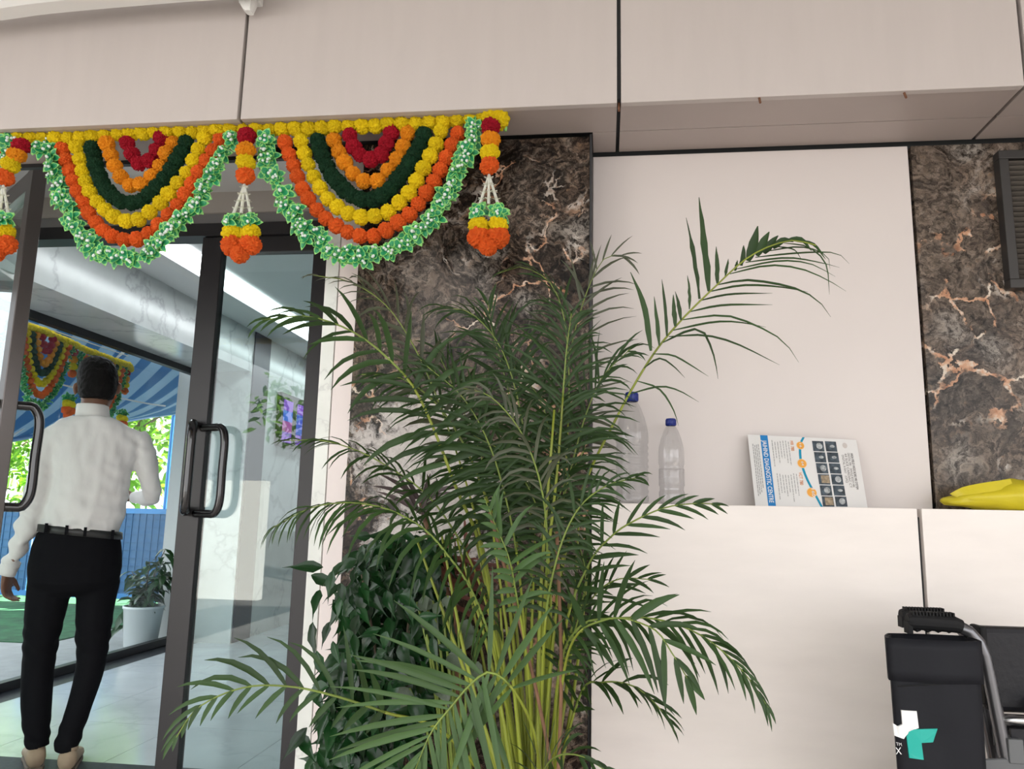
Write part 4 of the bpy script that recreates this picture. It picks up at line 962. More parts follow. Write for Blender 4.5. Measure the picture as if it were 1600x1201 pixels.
def leaf_mw(p, s, down=.7):
    az = rs_.gauss(-PI/2, 1.3)
    d = Vector((math.cos(az), math.sin(az), 0))*(1-down) + Vector((0, 0, -1))*down*rs_.uniform(.5, 1.2) + Vector((rs_.uniform(-.5, .5), 0, rs_.uniform(-.1, .5)))
    d.normalize(); n = Vector((rs_.uniform(-.6, .6), -1, rs_.uniform(.2, .9))); sd = n.cross(d).normalized(); n = d.cross(sd)
    return Matrix.Translation(p) @ Matrix(((d.x, sd.x, n.x, 0), (d.y, sd.y, n.y, 0), (d.z, sd.z, n.z, 0), (0, 0, 0, 1))) @ Matrix.Scale(s, 4)
for k in range(11):
    x0 = rs_.uniform(-25, 25); a_ = rs_.choice([(560, 870), (600, 850), (650, 860), (540, 950), (520, 1000), (680, 920), (660, 1000), (530, 1080), (600, 930), (500, 1120), (640, 1080)])
    p0, p1 = Vector((SB.x+x0*.0015, SB.y, .33)), PY(a_[0], a_[1], 1.72)
    MB().tube(spline([p0, p0.lerp(p1, .55)+Vector((0, 0, .05)), p1], 9), [.007-.0006*i for i in range(9)], 6).build('branch', M['bark'], shrub, smooth=True)
EDGE = [(505,900),(486,912),(520,915),(500,935),(520,950),(489,985),(515,985),(535,975),(495,1030),(520,1015),(538,1050),(505,1060),(528,1075),(490,1085),(512,1105),(540,1110),(500,1120),(480,1150),(468,1160),(515,1150),(540,1165),(498,1185),(520,905),(536,925),(545,890)]
for i in range(298):
    if i < len(EDGE): x, y = EDGE[i]; d = rs_.uniform(1.56, 1.66)
    else:
        y = rs_.uniform(842, 1230); a_, b_ = lx(min(y, 1209)); x = rs_.uniform(a_+12, b_-5); d = rs_.uniform(1.55, 1.72)
    link('leaf', OV[2] if i < len(EDGE) else rs_.choice(OV), shrub, leaf_mw(PY(x, y-14, d), rs_.uniform(.034, .060)*(1.1 if y > 1050 else 1)*(1.25 if i < len(EDGE) else 1)))
fill = MB(); ov = OV[1]; fv = [v.co.copy() for v in ov.vertices]; ff = [tuple(p.vertices) for p in ov.polygons]
for i in range(900):
    y = rs_.uniform(850, 1260); a_, b_ = lx(min(y, 1209)); mw = leaf_mw(PY(rs_.uniform(a_+30, b_), y-10, rs_.uniform(1.68, 1.86)), rs_.uniform(.045, .066))
    fill.add([mw @ v for v in fv], ff)
fill.build('inner_leaves', M['shrub_leaf'], shrub, smooth=True, kind='stuff', fix=False)
# --- small plant with a dried brown rosette behind
DB = PY(700, 1290, 1.80)
dp = thing('dried_plant', 'withered reddish-brown plant with spiky leaves behind the shrub', 'plant', (DB.x, DB.y, 0))
M['redbrown'] = mat('red_brown_leaf', (0.15, 0.045, 0.030), 0.6, rand=.3); M['darkspike'] = mat('dark_purple_spike', (0.055, 0.035, 0.035), 0.6, rand=.3)
MB().lathe([(.08, 0), (.11, .26), (.12, .30), (.10, .30), (0, .26)], (DB.x, DB.y, 0), 20, caps=False).build('pot', M['terracotta'], dp, smooth=True)
MB().tube(spline([(DB.x, DB.y, .26), PY(712, 1050, 1.8), PY(690, 900, 1.8), PY(664, 812, 1.8), PY(658, 785, 1.8)], 14), [.012]*10+[.011, .010, .009, .006], 8).build('stem', M['dry'], dp, smooth=True)
def spike(p, d, L, w, m, droop=.4):
    vs, fs = blade(p, d, Vector((0, -1, .3)), L, w, droop); q = MB(); q.add([v-p for v in vs], fs); link('leaf', q.mesh('leaf', m, True), dp, Matrix.Translation(p))
for k in range(16):
    a_ = rs_.uniform(-1.2, 1.2); p = PY(656+rs_.uniform(-5, 5), 790+rs_.uniform(-14, 26), 1.79)
    spike(p, Vector((math.sin(a_), rs_.uniform(-.5, .1), math.cos(a_))), rs_.uniform(.06, .12), .0055, M['darkspike'], .3)
for k in range(34):
    x, y = rs_.choice([(690, 880), (705, 900), (715, 925), (700, 940), (720, 890)]); a_ = rs_.uniform(-2.0, 2.2); p = PY(x+rs_.uniform(-10, 10), y+rs_.uniform(-10, 10), 1.80)
    spike(p, Vector((math.sin(a_), rs_.uniform(-.6, .1), math.cos(a_))), rs_.uniform(.07, .15), .0055, M['redbrown'], 1.0)
# --- round-leaved plant
RB_ = PY(735, 1290, 1.7)
rl = thing('round_leaf_plant', 'plant with broad oval dusty leaves between shrub and palm canes', 'plant', (RB_.x, RB_.y, 0))
M['round_leaf'] = mat('dusty_round_leaf', (0.085, 0.115, 0.075), 0.45, rand=.2, vary=.15, vscale=20)
MB().lathe([(.05, 0), (.065, .2), (.075, .24), (.06, .24), (0, .2)], (RB_.x, RB_.y, 0), 18, caps=False).build('pot', M['terracotta'], rl, smooth=True)
rme = ovate('round_leaf', .42, .2, M['round_leaf'])
for x, y, s in [(745, 1002, .062), (700, 1022, .058), (728, 1040, .05), (664, 930, .036), (676, 938, .038), (690, 940, .036), (652, 940, .03), (700, 930, .03), (660, 962, .05), (640, 1075, .06), (690, 1060, .05), (742, 1050, .04), (716, 975, .04)]:
    p = PY(x, y, 1.60); MB().tube(spline([(RB_.x, RB_.y, .2), p.lerp(RB_, .35)+Vector((0, -.02, 0)), p], 8), .0028, 5).build('stalk', M['rachis'], rl, smooth=True)
    link('leaf', rme, rl, leaf_mw(p, s, .6))
# ================================================================== things on the ledge, louvre, wheelchair, fittings
# --- bottles
M['pet'] = glass_mat('clear_pet', (0.91, 0.915, 0.92), 1.62, 0.08)
M['cap_blue'] = mat('blue_bottle_cap', (0.012, 0.028, 0.22), 0.35)
M['water'] = glass_mat('still_water', (0.985, 0.985, 0.985), 1.3, 0.02)
def bottle(px, ytop, ybase, wpx, label, water, big):
    y = 2.035; b0 = PY(px, ybase, y); b0.z = ZL; top = PY(px, ytop, y).z; H = top-ZL; R = wpx*.5*y/F
    t = thing('water_bottle', label, 'bottle', b0, None)
    neck = .30 if big else .30
    pr = [(R*.55, .004), (R*.80, 0.0), (R*.95, .012), (R, .03)]
    if big:
        for i in range(9): z = .06+i*.055; pr += [(R, z), (R*.955, z+.018), (R*.955, z+.03), (R, z+.045)]
    else: pr += [(R, .14), (R*.93, .16), (R*.93, .20), (R, .22), (R, .40), (R*.95, .42), (R*.95, .45), (R, .47)]
    pr += [(R, .60), (R*.96, .66), (R*.80, .76), (R*.55, .86), (R*.34, .915), (R*.32, .925), (R*.32, .93)]
    MB().lathe([(r, z*H if i > 3 else z*H*.9) for i, (r, z) in enumerate(pr)], b0, 28, caps=False).lathe([(.0001, .02*H), (R*.55, .004*H)], b0, 28, caps=False).build('bottle_body', M['pet'], t, smooth=True)
    cp = MB().lathe([(R*.36, .915*H), (R*.40, .92*H), (R*.40, .99*H), (R*.36, H), (0.0005, H)], b0, 24, caps=False)
    for k in range(16):
        a = k*PI/8; c = b0+Vector((math.cos(a)*R*.40, math.sin(a)*R*.40, .955*H)); cp.box(c.x-.0008, c.x+.0008, c.y-.0008, c.y+.0008, c.z-.03*H, c.z+.03*H)
    cp.build('cap', M['cap_blue'], t, smooth=True)
    if water: MB().lathe([(.0005, .015*H), (R*.78, .012*H), (R*.96, .04*H), (R*.96, .135*H), (R*.90, .17*H), (R*.96, .22*H), (R*.96, water*H), (.0005, water*H)], b0, 24, caps=False).build('water', M['water'], t, smooth=True)
bottle(988, 613, 785, 50, 'taller clear plastic bottle with blue cap, partly behind palm leaves on the ledge', 0, True)
bottle(1050, 654, 785, 39, 'shorter clear plastic bottle with blue cap, on the ledge to the right of another', .41, False)
# --- brochure leaning on the wall
M['paper'] = mat('glossy_white_paper', (0.74, 0.73, 0.72), 0.3, spec=.5)
def flat(name, c): return mat(name, c, 0.35)
PB, PC, PO, PT, PGY = flat('print_blue', (0.01, 0.20, 0.52)), flat('print_teal', (0.0, 0.26, 0.42)), flat('print_orange', (0.80, 0.37, 0.06)), flat('print_grey_text', (0.30, 0.30, 0.30)), flat('print_dark', (0.12, 0.11, 0.11))
PW, PR, PCR = flat('print_white', (0.8, 0.8, 0.8)), flat('print_orange_text', (0.72, 0.30, 0.12)), flat('print_pale_orange', (0.86, 0.60, 0.36))
PSC = mat('print_scan', (0.055, 0.075, 0.095), 0.3, vary=.6, vscale=90)
PSC2 = mat('print_scan_light', (0.38, 0.40, 0.41), 0.3, vary=.5, vscale=120); PSC3 = mat('print_scan_tan', (0.32, 0.25, 0.17), 0.3, vary=.5, vscale=120)
_tl, _bl, _tr, _br = (1168, 678.5), (1180.5, 791), (1338, 687), (1356, 794.5)
def SF(u, v, off=0.0):
    """point of the curved page: u across, v from the top edge down"""
    yb = 2.028 - .030*math.sin(PI*min(1, u*1.0)) + .004*u; yt = 2.078 - .018*math.sin(PI*u) + .012*u
    yy = yt+(yb-yt)*v - off
    x = (_tl[0]*(1-u)+_tr[0]*u)*(1-v) + (_bl[0]*(1-u)+_br[0]*u)*v; y = (_tl[1]*(1-u)+_tr[1]*u)*(1-v) + (_bl[1]*(1-u)+_br[1]*u)*v
    return PY(x, y, yy)
_c = SF(.5, 1); _c.z = ZL
mag = thing('brochure', 'open printed brochure leaning against the pale wall on the ledge', 'brochure', _c)
def grid(u0, u1, v0, v1, off, nu=10, nv=4):
    vs = [SF(u0+(u1-u0)*i/nu, v0+(v1-v0)*j/nv, off) for i in range(nu+1) for j in range(nv+1)]
    return vs, [(i*(nv+1)+j, i*(nv+1)+j+1, (i+1)*(nv+1)+j+1, (i+1)*(nv+1)+j) for i in range(nu) for j in range(nv)]
def sheet(name, off, par, mtt, th=.0008):
    a, fa = grid(0, 1, 0, 1, off, 20, 6); b, fb = grid(0, 1, 0, 1, off-th, 20, 6); mb = MB(); mb.add(a, fa); mb.add(b, [tuple(reversed(f)) for f in fb])
    nv = 7; n0 = len(a); rim = [i*nv for i in range(21)] + [20*nv+j for j in range(1, 7)] + [i*nv+6 for i in range(19, -1, -1)] + [j for j in range(5, 0, -1)]
    mb.f += [(rim[i], rim[(i+1) % len(rim)], n0+rim[(i+1) % len(rim)], n0+rim[i]) for i in range(len(rim))]; mb.m += [0]*len(rim)
    return mb.build(name, mtt, par, smooth=False)
page = sheet('page', 0.0, mag, M['paper']); sheet('page', -.0025, mag, M['paper'])
def patch(name, u0, u1, v0, v1, m_, off=.0005, par=None, nu=3, nv=3):
    mb = MB(); mb.add(*grid(u0, u1, v0, v1, off, nu, nv)); return mb.build(name, m_, par or page, fix=False)
def disc(u, v, ru, rv, m_, off):
    mb = MB(); mb.add([SF(u, v, off)]+[SF(u+ru*math.cos(a*PI/12), v+rv*math.sin(a*PI/12), off) for a in range(24)], [(0, i+1, (i+1) % 24+1) for i in range(24)]); mb.build('printed_disc', m_, page, fix=False)
def text_mesh(s, size=1.0):
    cu = bpy.data.curves.new('t', 'FONT'); cu.body = s; cu.size = size; cu.resolution_u = 3
    o = bpy.data.objects.new('t', cu); C.objects.link(o); dg = bpy.context.evaluated_depsgraph_get(); dg.update()
    me = bpy.data.meshes.new_from_object(o.evaluated_get(dg)); bpy.data.objects.remove(o)
    vs = [v.co.copy() for v in me.vertices]; fs = [tuple(p.vertices) for p in me.polygons]; bpy.data.meshes.remove(me)
    x1 = max(v.x for v in vs); x0 = min(v.x for v in vs); return vs, fs, x0, x1
def ptext(s, u, v0, v1, h, m_, off=.0009, bold=0):
    """text running down the page, letter tops towards +u; u baseline, h cap height in u"""
    vs, fs, x0, x1 = text_mesh(s); k = (v1-v0)/(x1-x0); mb = MB()
    for e in ((0, 0), (bold, 0), (0, bold))[:1 if not bold else 3]:
        mb.add([SF(u+(v.y/.70)*h+e[0], v0+(v.x-x0)*k+e[1], off) for v in vs], fs)
    mb.build('lettering', m_, page, fix=False)
patch('blue_band', .115, .183, 0.0, 1.0, PB, .0005, None, 3, 8)
ptext('JAIHIND DIAGNOSTIC CENTRE', .128, .07, .94, .040, PW, .0010, .002)
rr = random.Random(4)
def textlines(u0, u1, n, v0, v1, m_, th=.006):
    mb = MB()
    for i in range(n):
        u = u0+(u1-u0)*i/(max(1, n-1)); v = v0+rr.uniform(0, .03); ve = v1-rr.uniform(0, .35)*(v1-v0)
        while v < ve:
            e = v+rr.uniform(.02, .06); mb.add(*grid(u, u+th, v, min(e, ve), .0006, 1, 1)); v = e+.008
    mb.build('small_print', m_, page, fix=False)
textlines(.035, .085, 4, .12, .88, PT, .007)
textlines(.215, .365, 7, .06, .44, PT); textlines(.225, .40, 8, .52, .93, PT)
ptext('MR 780', .385, .06, .20, .028, PR, .0009, .0015); ptext('VCT 780', .425, .50, .68, .030, PR, .0009, .0015)
mb = MB(); arc = [(.515, 0.0), (.478, .10), (.462, .25), (.465, .40), (.495, .60), (.545, .80), (.595, 1.0)]
sp = spline([(a, b, 0) for a, b in arc], 30)
for i in range(29):
    (u0, v0, _), (u1, v1, _) = sp[i], sp[i+1]; mb.add([SF(u0-.011, v0, .0006), SF(u0+.011, v0, .0006), SF(u1+.011, v1, .0006), SF(u1-.011, v1, .0006)], [(0, 1, 2, 3)])
mb.build('printed_arc', PC, page, fix=False)
for u, v, r in ((.475, .12, .033), (.468, .375, .039), (.520, .785, .041)):
    disc(u, v, r*1.12, r*1.12*1.5, PCR, .0008); disc(u, v, r, r*1.5, PO, .0010)
ptext('64', .462, .345, .405, .022, PW, .0013, .001); ptext('160', .520, .73, .84, .026, PW, .0013, .002); ptext('16', .468, .09, .145, .018, PW, .0013, .001)
for cidx, (u0, u1) in enumerate(((.588, .690), (.706, .808))):
    for r_ in range(6):
        v0 = .045+r_*.158 - (.0 if cidx == 0 else .004); patch('printed_scan', u0+.003*r_, u1+.003*r_, v0, v0+.146, PSC, .0006)
        uc, vc = (u0+u1)/2+.01+.003*r_, v0+.07
        if (cidx, r_) in ((0, 0), (0, 2), (0, 4), (1, 3), (1, 5)): disc(uc, vc, .028, .045, PSC2, .0008)
        elif (cidx, r_) in ((0, 3), (0, 5)): patch('printed_scan', uc-.035, uc+.038, v0+.015, v0+.125, PSC3, .0008)
        else: disc(uc, vc, .022, .02, PSC2, .0008)
ptext('HIGH FIELD WIDE BORE MRI SYSTEM', .925, .20, .72, .022, PGY, .0007, .001); ptext('DIGITAL MRI    WHOLE BODY MRI', .897, .20, .69, .020, PGY, .0007)
ptext('64 SLICE CARDIAC CT', .870, .21, .70, .020, PGY, .0007); ptext('DIGITAL X-RAY   (OPG)', .842, .23, .63, .020, PGY, .0007)
disc(.885, .09, .022, .04, flat('print_faint_emblem', (.60, .55, .52)), .0006)
# --- yellow bag
M['yellow_bag'] = mat('yellow_plastic_bag', (0.72, 0.60, 0.03), 0.35, vary=.06, vscale=12, trans=.25, bump=.4, bscale=25)
yb = PY(1590, 797, 2.02); yb.z = ZL
bg = MB(); nu, nv = 30, 18; vs = []
for i in range(nu):
    for j in range(nv):
        a = 2*PI*i/nu; b = PI*(j/(nv-1)); co = Vector((math.cos(a)*math.sin(b), math.sin(a)*math.sin(b), math.cos(b)))
        q = 1+.16*mnoise.noise(co*2.3)+.06*mnoise.noise(co*6)
        p = Vector((co.x*.125*q, co.y*.055*q, .034+co.z*.040*q))
        k = max(0, -p.x-.02)/.10; p.z = p.z*(1-.45*k); 
        p.z = max(p.z, .0005); p.x -= .05*k*abs(math.sin(p.z*60))
        vs.append(p+yb)
bg.add(vs, [(i*nv+j, ((i+1) % nu)*nv+j, ((i+1) % nu)*nv+j+1, i*nv+j+1) for i in range(nu) for j in range(nv-1)])
ybag = thing('plastic_bag', 'crumpled bright yellow plastic bag on the ledge at the right edge', 'bag', yb)
bg.build('bag_body', M['yellow_bag'], ybag, smooth=True)
e = yb+Vector((-.085, -.01, .02))
fl_ = MB(); pts = [(-.07, 0, .018), (-.045, -.012, .034), (.0, -.02, .045), (.06, -.02, .055)]; lo_ = [(-.058, -.004, .010), (-.03, -.03, .004), (.02, -.034, .006), (.07, -.03, .012)]
A_, B_ = spline(pts, 10), spline(lo_, 10); fl_.add([e+p for p in A_]+[e+p for p in B_]+[e+p+Vector((0, .004, 0)) for p in A_]+[e+p+Vector((0, .004, 0)) for p in B_],
   [(i, i+1, 11+i, 10+i) for i in range(9)]+[(20+i, 30+i, 31+i, 21+i) for i in range(9)])
fl_.build('bag_flap', M['yellow_bag'], ybag, smooth=True)
# --- louvre
p0, p1 = PY(1557, 237, 2.075), PY(1577, 451, 2.075)
lx0 = PY(1567, 345, 2.075).x; lz0, lz1 = p1.z, p0.z; LWD = .52
lv = thing('louvre_grille', 'dark metal louvre with thin horizontal slats set in brown stone', 'louvre', (lx0, 2.08, lz0))
M['louvre'] = mat('dark_bronze_metal', (0.045, 0.042, 0.040), 0.45, 0.3); M['slat'] = mat('bronze_slat', (0.13, 0.115, 0.10), 0.4, 0.4)
fw = .024
for bx in ((lx0, lx0+LWD, lz1-fw, lz1), (lx0, lx0+LWD, lz0, lz0+fw), (lx0, lx0+fw, lz0+fw, lz1-fw), (lx0+LWD-fw, lx0+LWD, lz0+fw, lz1-fw)):
    MB().box(bx[0], bx[1], 2.066, 2.098, bx[2], bx[3], bev=.002).build('frame', M['louvre'], lv)
MB().box(lx0+fw, lx0+LWD-fw, 2.092, 2.0985, lz0+fw, lz1-fw).build('backing', M['black'], lv)
ns = 23; pitch = (lz1-lz0-2*fw)/ns
smb = MB(); Rm = Matrix.Rotation(math.radians(-38), 4, 'X'); smb.box(0, LWD-2*fw, -.0065, .0065, -.0012, .0012, M4=Rm); sme = smb.mesh('slat', M['slat'])
for i in range(ns): link('slat', sme, lv, Matrix.Translation((lx0+fw, 2.080, lz0+fw+(i+.5)*pitch)))
# --- wheelchair, folded, parked along the wall
M['tube'] = mat('dark_chromed_tube', (0.16, 0.16, 0.17), 0.28, 0.8); M['chrome'] = mat('chrome_tube', (0.55, 0.55, 0.56), 0.18, 1.0); M['vinyl'] = mat('black_vinyl', (0.011, 0.011, 0.014), 0.5, spec=.3, bump=.15, bscale=60)
M['rubber'] = mat('black_rubber', (0.010, 0.010, 0.011), 0.7, spec=.25); M['grey_plastic'] = mat('grey_mudguard_plastic', (0.11, 0.115, 0.12), 0.45); M['tyre'] = mat('grey_tyre', (0.075, 0.075, 0.075), 0.75)
YN, YFR = 1.60, 1.74
wx = PY(1597, 1150, 1.57).x
wc = thing('wheelchair', 'folded black wheelchair parked by the dado, push handles to the left', 'wheelchair', (wx, 1.66, 0))
def WP(x, y, d): return PY(x, y, d)
WR = .305
for yy, side in ((YN-.035, -1), (YFR+.035, 1)):
    hub = Vector((wx, yy, WR))
    tire = MB(); n = 48
    tire.tube([hub+Vector((math.cos(2*PI*i/n)*(WR-.016), 0, math.sin(2*PI*i/n)*(WR-.016))) for i in range(n+1)], .016, 10, caps=False)
    w_ = tire.build('rear_wheel', M['tyre'], wc, smooth=True)
    MB().tube([hub+Vector((math.cos(2*PI*i/n)*(WR-.045), side*.022, math.sin(2*PI*i/n)*(WR-.045))) for i in range(n+1)], .008, 8, caps=False).build('push_rim', M['chrome'], w_, smooth=True)
    MB().tube([hub+Vector((0, -.03, 0)), hub+Vector((0, .03, 0))], .028, 14).build('hub', M['grey_plastic'], w_, smooth=True)
    for k in range(12):
        a = k*PI/6; MB().tube([hub+Vector((math.cos(a)*.025, 0, math.sin(a)*.025)), hub+Vector((math.cos(a)*(WR-.03), 0, math.sin(a)*(WR-.03)))], .004, 5).build('spoke', M['grey_plastic'], w_)
    fx = wx+.42; c = Vector((fx, yy-.0+side*-.02, .095))
    MB().tube([c+Vector((math.cos(2*PI*i/24)*.08, 0, math.sin(2*PI*i/24)*.08)) for i in range(25)], .015, 8, caps=False).build('front_castor', M['tyre'], wc, smooth=True)
    MB().tube([c, c+Vector((-.03, 0, .10)), c+Vector((-.03, 0, .24))], .011, 8).build('castor_fork', M['tube'], wc)
dd = YN
def side_frame(d):
    hb = [WP(1492, 968, d), WP(1506, 976, d), WP(1517, 990, d), WP(1523, 1010, d)]; base = WP(1548, 1148, d); low = Vector((base.x+.03, d, .36))
    return hb, base, low
hand_off = (0, .045)
for d, gx in ((YN, 0), (YFR, -3)):
    k = 0 if d == YN else -1
    h0 = WP(1494, 976, YN)
    h0 = Vector((h0.x+(0 if d == YN else .038), d, h0.z-(0 if d == YN else .006))); up = [h0+Vector((.0, 0, 0)), h0+Vector((.020, 0, -.010)), h0+Vector((.038, 0, -.030)), h0+Vector((.048, 0, -.065)), h0+Vector((.065, 0, -.20)), h0+Vector((.085, 0, -.36)), h0+Vector((.10, 0, -.50))]
    MB().tube(spline(up, 22), .0115, 10).build('back_post', M['tube'], wc, smooth=True)
    g0 = h0+Vector((-.088, 0, .004)); gp = MB()
    gp.tube([g0, g0+Vector((.006, 0, 0)), h0+Vector((-.004, 0, .001)), h0+Vector((.008, 0, -.003))], [.013, .0155, .0155, .013], 14)
    for i in range(13): x = g0.x+.008+i*.006; gp.box(x, x+.003, d-.010, d+.010, g0.z+.012, g0.z+.0185)
    for i in range(4): x = g0.x+.010+i*.019; gp.ball((x+.007, d, g0.z-.0135), .008, 1, sc3=(1, 1, .8))
    gp.box(g0.x-.002, g0.x+.006, d-.012, d+.012, g0.z-.022, g0.z)
    gp.build('push_grip', M['rubber'], wc, smooth=False)
    a0 = h0+Vector((.065, 0, -.165)); ax1 = Vector((wx+.30, d, a0.z))
    MB().tube([a0, Vector((ax1.x-.03, d, a0.z)), ax1+Vector((0, 0, -.02)), ax1+Vector((.01, 0, -.2))], .010, 10).build('arm_tube', M['chrome'], wc, smooth=True)
    pd = MB().loft([(Vector((a0.x+.055, d, a0.z+.024)), (0, .008, 0), (0, 0, .006)), (Vector((a0.x+.075, d, a0.z+.024)), (0, .022, 0), (0, 0, .015)), (Vector((a0.x+.20, d, a0.z+.024)), (0, .024, 0), (0, 0, .017)), (Vector((a0.x+.30, d, a0.z+.024)), (0, .022, 0), (0, 0, .015)), (Vector((a0.x+.31, d, a0.z+.024)), (0, .01, 0), (0, 0, .008))], 14, ex=3)
    pd.build('armrest_pad', M['vinyl'], wc, smooth=True)
    MB().box(a0.x+.015, a0.x+.30, d-.004, d+.004, a0.z-.085, a0.z-.015).build('skirt_panel', M['vinyl'], wc)
    s0 = h0+Vector((.078, 0, -.215)); MB().tube([s0, Vector((wx+.34, d, s0.z+.002))], .0095, 10).build('seat_rail', M['chrome'], wc, smooth=True)
    MB().box(s0.x-.010, s0.x+.016, d-.016, d+.016, s0.z-.022, s0.z+.020, bev=.002).build('clamp', M['grey_plastic'], wc)
    MB().tube([Vector((wx-.10, d, .33)), Vector((wx+.40, d, .33))], .011, 10).build('lower_rail', M['tube'], wc, smooth=True)
    MB().tube([ax1+Vector((.01, 0, -.2)), Vector((wx+.40, d, .33))], .011, 10).build('front_post', M['tube'], wc, smooth=True)
# grey guard arc over the near wheel
gm = MB(); vs = []; n = 26
for i in range(n+1):
    a = math.radians(32+(140-32)*i/n)
    for r_ in (WR+.010, WR+.062):
        for y_ in (YN-.012, YN-.004): vs.append(Vector((wx+math.cos(a)*r_, y_, WR+math.sin(a)*r_)))
gm.add(vs, [f for i in range(n) for f in ((i*4, i*4+4, i*4+6, i*4+2), (i*4+1, i*4+3, i*4+7, i*4+5), (i*4+2, i*4+6, i*4+7, i*4+3), (i*4, i*4+1, i*4+5, i*4+4))])
gm.build('wheel_guard', M['grey_plastic'], wc)
MB().tube([Vector((wx+math.cos(math.radians(32+108*i/n))*(WR+.062), YN-.008, WR+math.sin(math.radians(32+108*i/n))*(WR+.062))) for i in range(n+1)], .0045, 6).build('guard_edge', M['grey_plastic'], wc, smooth=True)
# folded back upholstery standing between the posts
q0 = WP(1528, 977, YN+.05); q1 = WP(1640, 972, YN+.05); zb_ = WP(1530, 1056, YN+.05).z
up_ = MB().box(q0.x-.004, q1.x+.12, YN+.032, YN+.068, zb_-.06, q0.z, bev=.010)
up_.build('backrest', M['vinyl'], wc)
MB().box(q0.x-.007, q0.x+.006, YN+.026, YN+.074, zb_-.05, q0.z+.001, bev=.004).build('backrest_piping', M['rubber'], wc)
MB().box(wx-.05, wx+.36, YN+.04, YN+.10, .42, .60, bev=.012).build('seat', M['vinyl'], wc)
for s in (0, 1): MB().tube([Vector((wx+.02+.2*s, YN, .34)), Vector((wx+.02+.2*s, YFR, .60))], .010, 8).build('cross_brace', M['tube'], wc, smooth=True)
# --- bag hung behind the wheelchair
M['nylon'] = mat('black_nylon', (0.009, 0.0095, 0.013), 0.6, spec=.2, bump=.4, bscale=11)
bx = [(1385, 996), (1392, 1100), (1402, 1201)]; YBG = 1.545
xl = PY(1388, 1000, YBG).x; xr_ = PY(1529, 1000, YBG).x; zt_ = PY(1455, 1000, YBG).z; zb2 = zt_-.46
bag = thing('carry_bag', 'black nylon carry bag with white and teal emblem, hung behind the wheelchair', 'bag', ((xl+xr_)/2, YBG+.05, zb2))
def fold_y(x, z):
    k = (zt_-z)/.46; x0 = xl+.008*k; x1 = xr_-.008*k; t = max(0, min(1, (x-x0)/(x1-x0)))
    return YBG-.012*math.sin(PI*t)**.5+.002*math.sin(9*t+z*23)*math.sin(PI*t)
def bagrow(z, f, g2):
    """closed outline at height z"""
    k = (zt_-z)/.46; x0 = xl+.008*k; x1 = xr_-.008*k; x2 = x0+.024; out = []
    n = 14
    for i in range(n+1): t = i/n; x = x0+(x1-x0)*t; out.append(Vector((x, fold_y(x, z), z)))
    for i in range(1, 5): t = i/5; out.append(Vector((x1+.004*math.sin(PI*t), YBG+.06*t, z)))
    for i in range(n+1): t = 1-i/n; out.append(Vector((x2+(x1-x2)*t, YBG+.06+.006*math.sin(PI*t), z)))
    for i in range(1, 5): t = 1-i/5; out.append(Vector((x0+(x2-x0)*t-.004*math.sin(PI*t), YBG+.06*t, z)))
    return out
def shell(name, zs, par, infl=0.0, bottom=True):
    rows = []
    for z in zs:
        r_ = bagrow(z, 1, 1)
        if infl:
            c = sum(r_, Vector())/len(r_); r_ = [p+Vector(((p-c).x*infl/.07, (p-c).y*infl/.05, 0)) for p in r_]
        rows.append(r_)
    n = len(rows[0]); m2 = MB(); m2.add([p for r_ in rows for p in r_], [(i*n+k, i*n+(k+1) % n, (i+1)*n+(k+1) % n, (i+1)*n+k) for i in range(len(rows)-1) for k in range(n)])
    if bottom: m2.f.append(tuple((len(rows)-1)*n+k for k in range(n))); m2.m.append(0)
    o = m2.build(name, M['nylon'], par, smooth=True, fix=True); s = o.modifiers.new('thick', 'SOLIDIFY'); s.thickness = .003; return o
shell('bag_body', [zt_-.46*i/16 for i in range(17)], bag)
shell('cuff_band', [zt_+.002-.074*i/4 for i in range(5)], bag, .004, False)
def pk(x, y, o):
    p = PY(x, y, YBG-.008); p.y = fold_y(p.x, p.z)-.0012-o; return p
st_ = MB()
for a_, b_ in (((1402, 1072), (1476, 1066)),): st_.tube([pk(a_[0]+(b_[0]-a_[0])*i/10, a_[1]+(b_[1]-a_[1])*i/10, 0) for i in range(11)], .0012, 5)
st_.build('seam', M['rubber'], bag)
def dense(pts):
    return [(a_[0]+(b_[0]-a_[0])*i/4, a_[1]+(b_[1]-a_[1])*i/4) for a_, b_ in zip(pts, pts[1:]+pts[:1]) for i in range(4)]
def emblem(name, pts, m_, par):
    """flat print on the bag front"""
    v = [pk(x, y, .002) for x, y in dense(pts)]; c = MB(); n = len(v); c.add(v+[p+Vector((0, .004, 0)) for p in v], [tuple(range(n)), tuple(reversed(range(n, 2*n)))]+[(i, n+i, n+(i+1) % n, (i+1) % n) for i in range(n)])
    c.build(name, m_, par)
body_ = [o for o in bag.children if o.name.startswith('bag_body')][0]
emblem('white_emblem', [(1408, 1109), (1431, 1110), (1434, 1136), (1422, 1140), (1414, 1150), (1412, 1154), (1399, 1150), (1397, 1131), (1404, 1135), (1410, 1131)], PW, body_)
emblem('teal_emblem', [(1416, 1150), (1419, 1142), (1427, 1138), (1463, 1137), (1456, 1158), (1438, 1159), (1441, 1185), (1420, 1183)], flat('print_teal_green', (0.0, 0.36, 0.30)), body_)
def stext(s, a, b, c, m_, par):
    vs, fs, x0, x1 = text_mesh(s); A_, B_, C_ = (pk(*q, .003) for q in (a, b, c)); m2 = MB()
    m2.add([A_+(B_-A_)*((v.x-x0)/(x1-x0))+(C_-A_)*(v.y/.7) for v in vs], fs); m2.build('lettering', m_, par, fix=False)
stext('TM', (1402, 1165), (1409, 1165), (1401, 1160), PW, body_); stext('X', (1401, 1179), (1409, 1178), (1400, 1168), PW, body_)
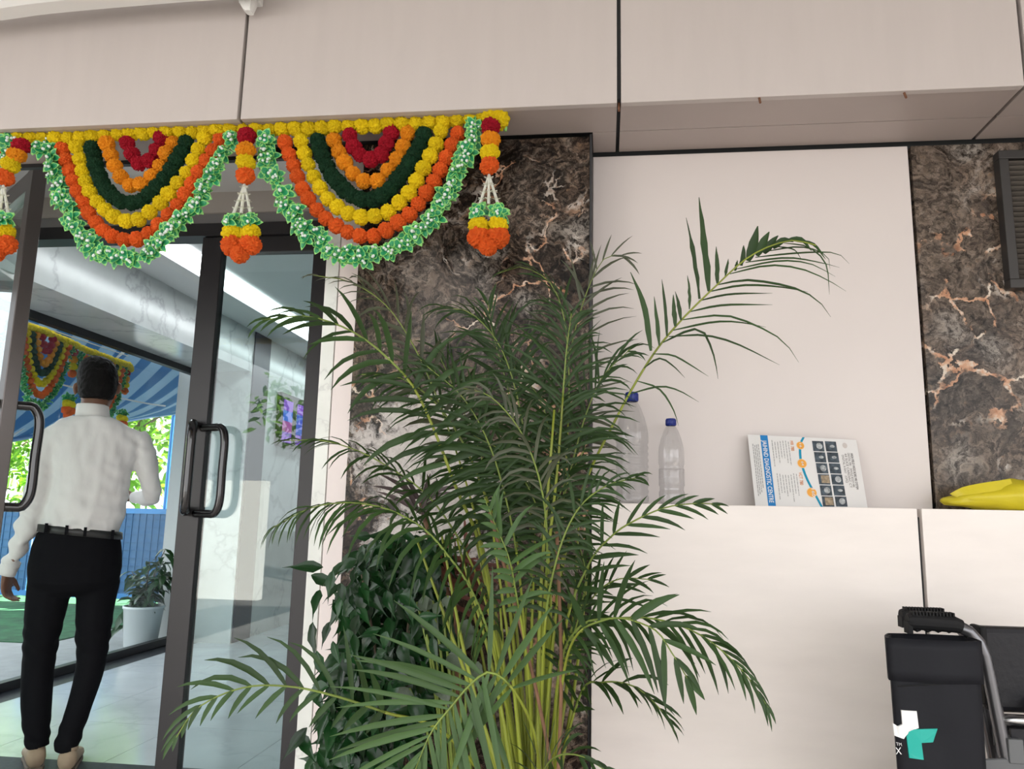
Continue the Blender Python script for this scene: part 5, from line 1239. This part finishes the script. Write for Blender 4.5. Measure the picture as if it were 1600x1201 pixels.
# --- fittings high on the fascia
jc = PY(388, 8, 1.80); jb = thing('wall_fixture', 'small white plastic fixture at the top of the fascia, above the panel joint', 'fixture', jc)
MB().loft([(PY(387, -30, 1.79), (.026, 0, 0), (0, .02, 0)), (PY(387, 6, 1.79), (.021, 0, 0), (0, .02, 0)), (PY(388, 17, 1.79), (.012, 0, 0), (0, .015, 0)), (PY(390, 20, 1.79), (.008, 0, 0), (0, .012, 0))], 8, ex=5).build('fixture_body', M['white'], jb)
MB().box(jc.x-.03, jc.x+.03, 1.80, 1.826, jc.z+.01, jc.z+.07, bev=.003).build('fixture_base', M['white'], jb)
cv = MB(); pts = spline([PY(-160, 28, 1.70), PY(-40, 18, 1.70), PY(0, 13, 1.70), PY(50, 6, 1.70), PY(120, -1, 1.70), PY(200, -8, 1.70), PY(300, -16, 1.70), PY(420, -22, 1.70)], 24)
for i in range(24):
    p = pts[i]; cv.v += [tuple(p+Vector(o_)) for o_ in ((0, .05, .004), (0, 0, 0), (0, -.02, .012), (0, -.03, .05), (0, .05, .05))]
cv.f = [(i*5+k, i*5+(k+1) % 5, (i+1)*5+(k+1) % 5, (i+1)*5+k) for i in range(23) for k in range(5)]+[(4, 3, 2, 1, 0), tuple(23*5+k for k in range(5))]; cv.m = [0]*len(cv.f)
cv.build('trim_8', mat('bright_white_cove', (0.84, 0.84, 0.82), .4), None, smooth=False, kind='structure')
# --- lit display on the inner wall, seen through the closed leaf
a_ = PX(436, 612, XI+.015); b_ = PX(478, 706, XI+.015)
ds = thing('display_screen', 'purple and blue glowing display on the inner wall behind the closed glass leaf', 'screen', (XI+.02, a_.y, b_.z))
MB().box(XI+.002, XI+.05, a_.y, b_.y+.3, b_.z, a_.z, bev=.004).build('screen_case', M['black'], ds)
rr = random.Random(8)
for i in range(3):
    for j in range(4):
        y0 = a_.y+.05+(b_.y+.3-a_.y-.08)*i/3; z0 = b_.z+.04+(a_.z-b_.z-.10)*j/4
        c = [(0.04, 0.05, .45), (.16, .03, .40), (.30, .03, .26), (.03, .09, .5)][rr.randrange(4)]
        MB().box(XI+.05, XI+.053, y0, y0+.22, z0, z0+.10).build('lit_panel', emit_mat('lit_panel', c, .35), ds)
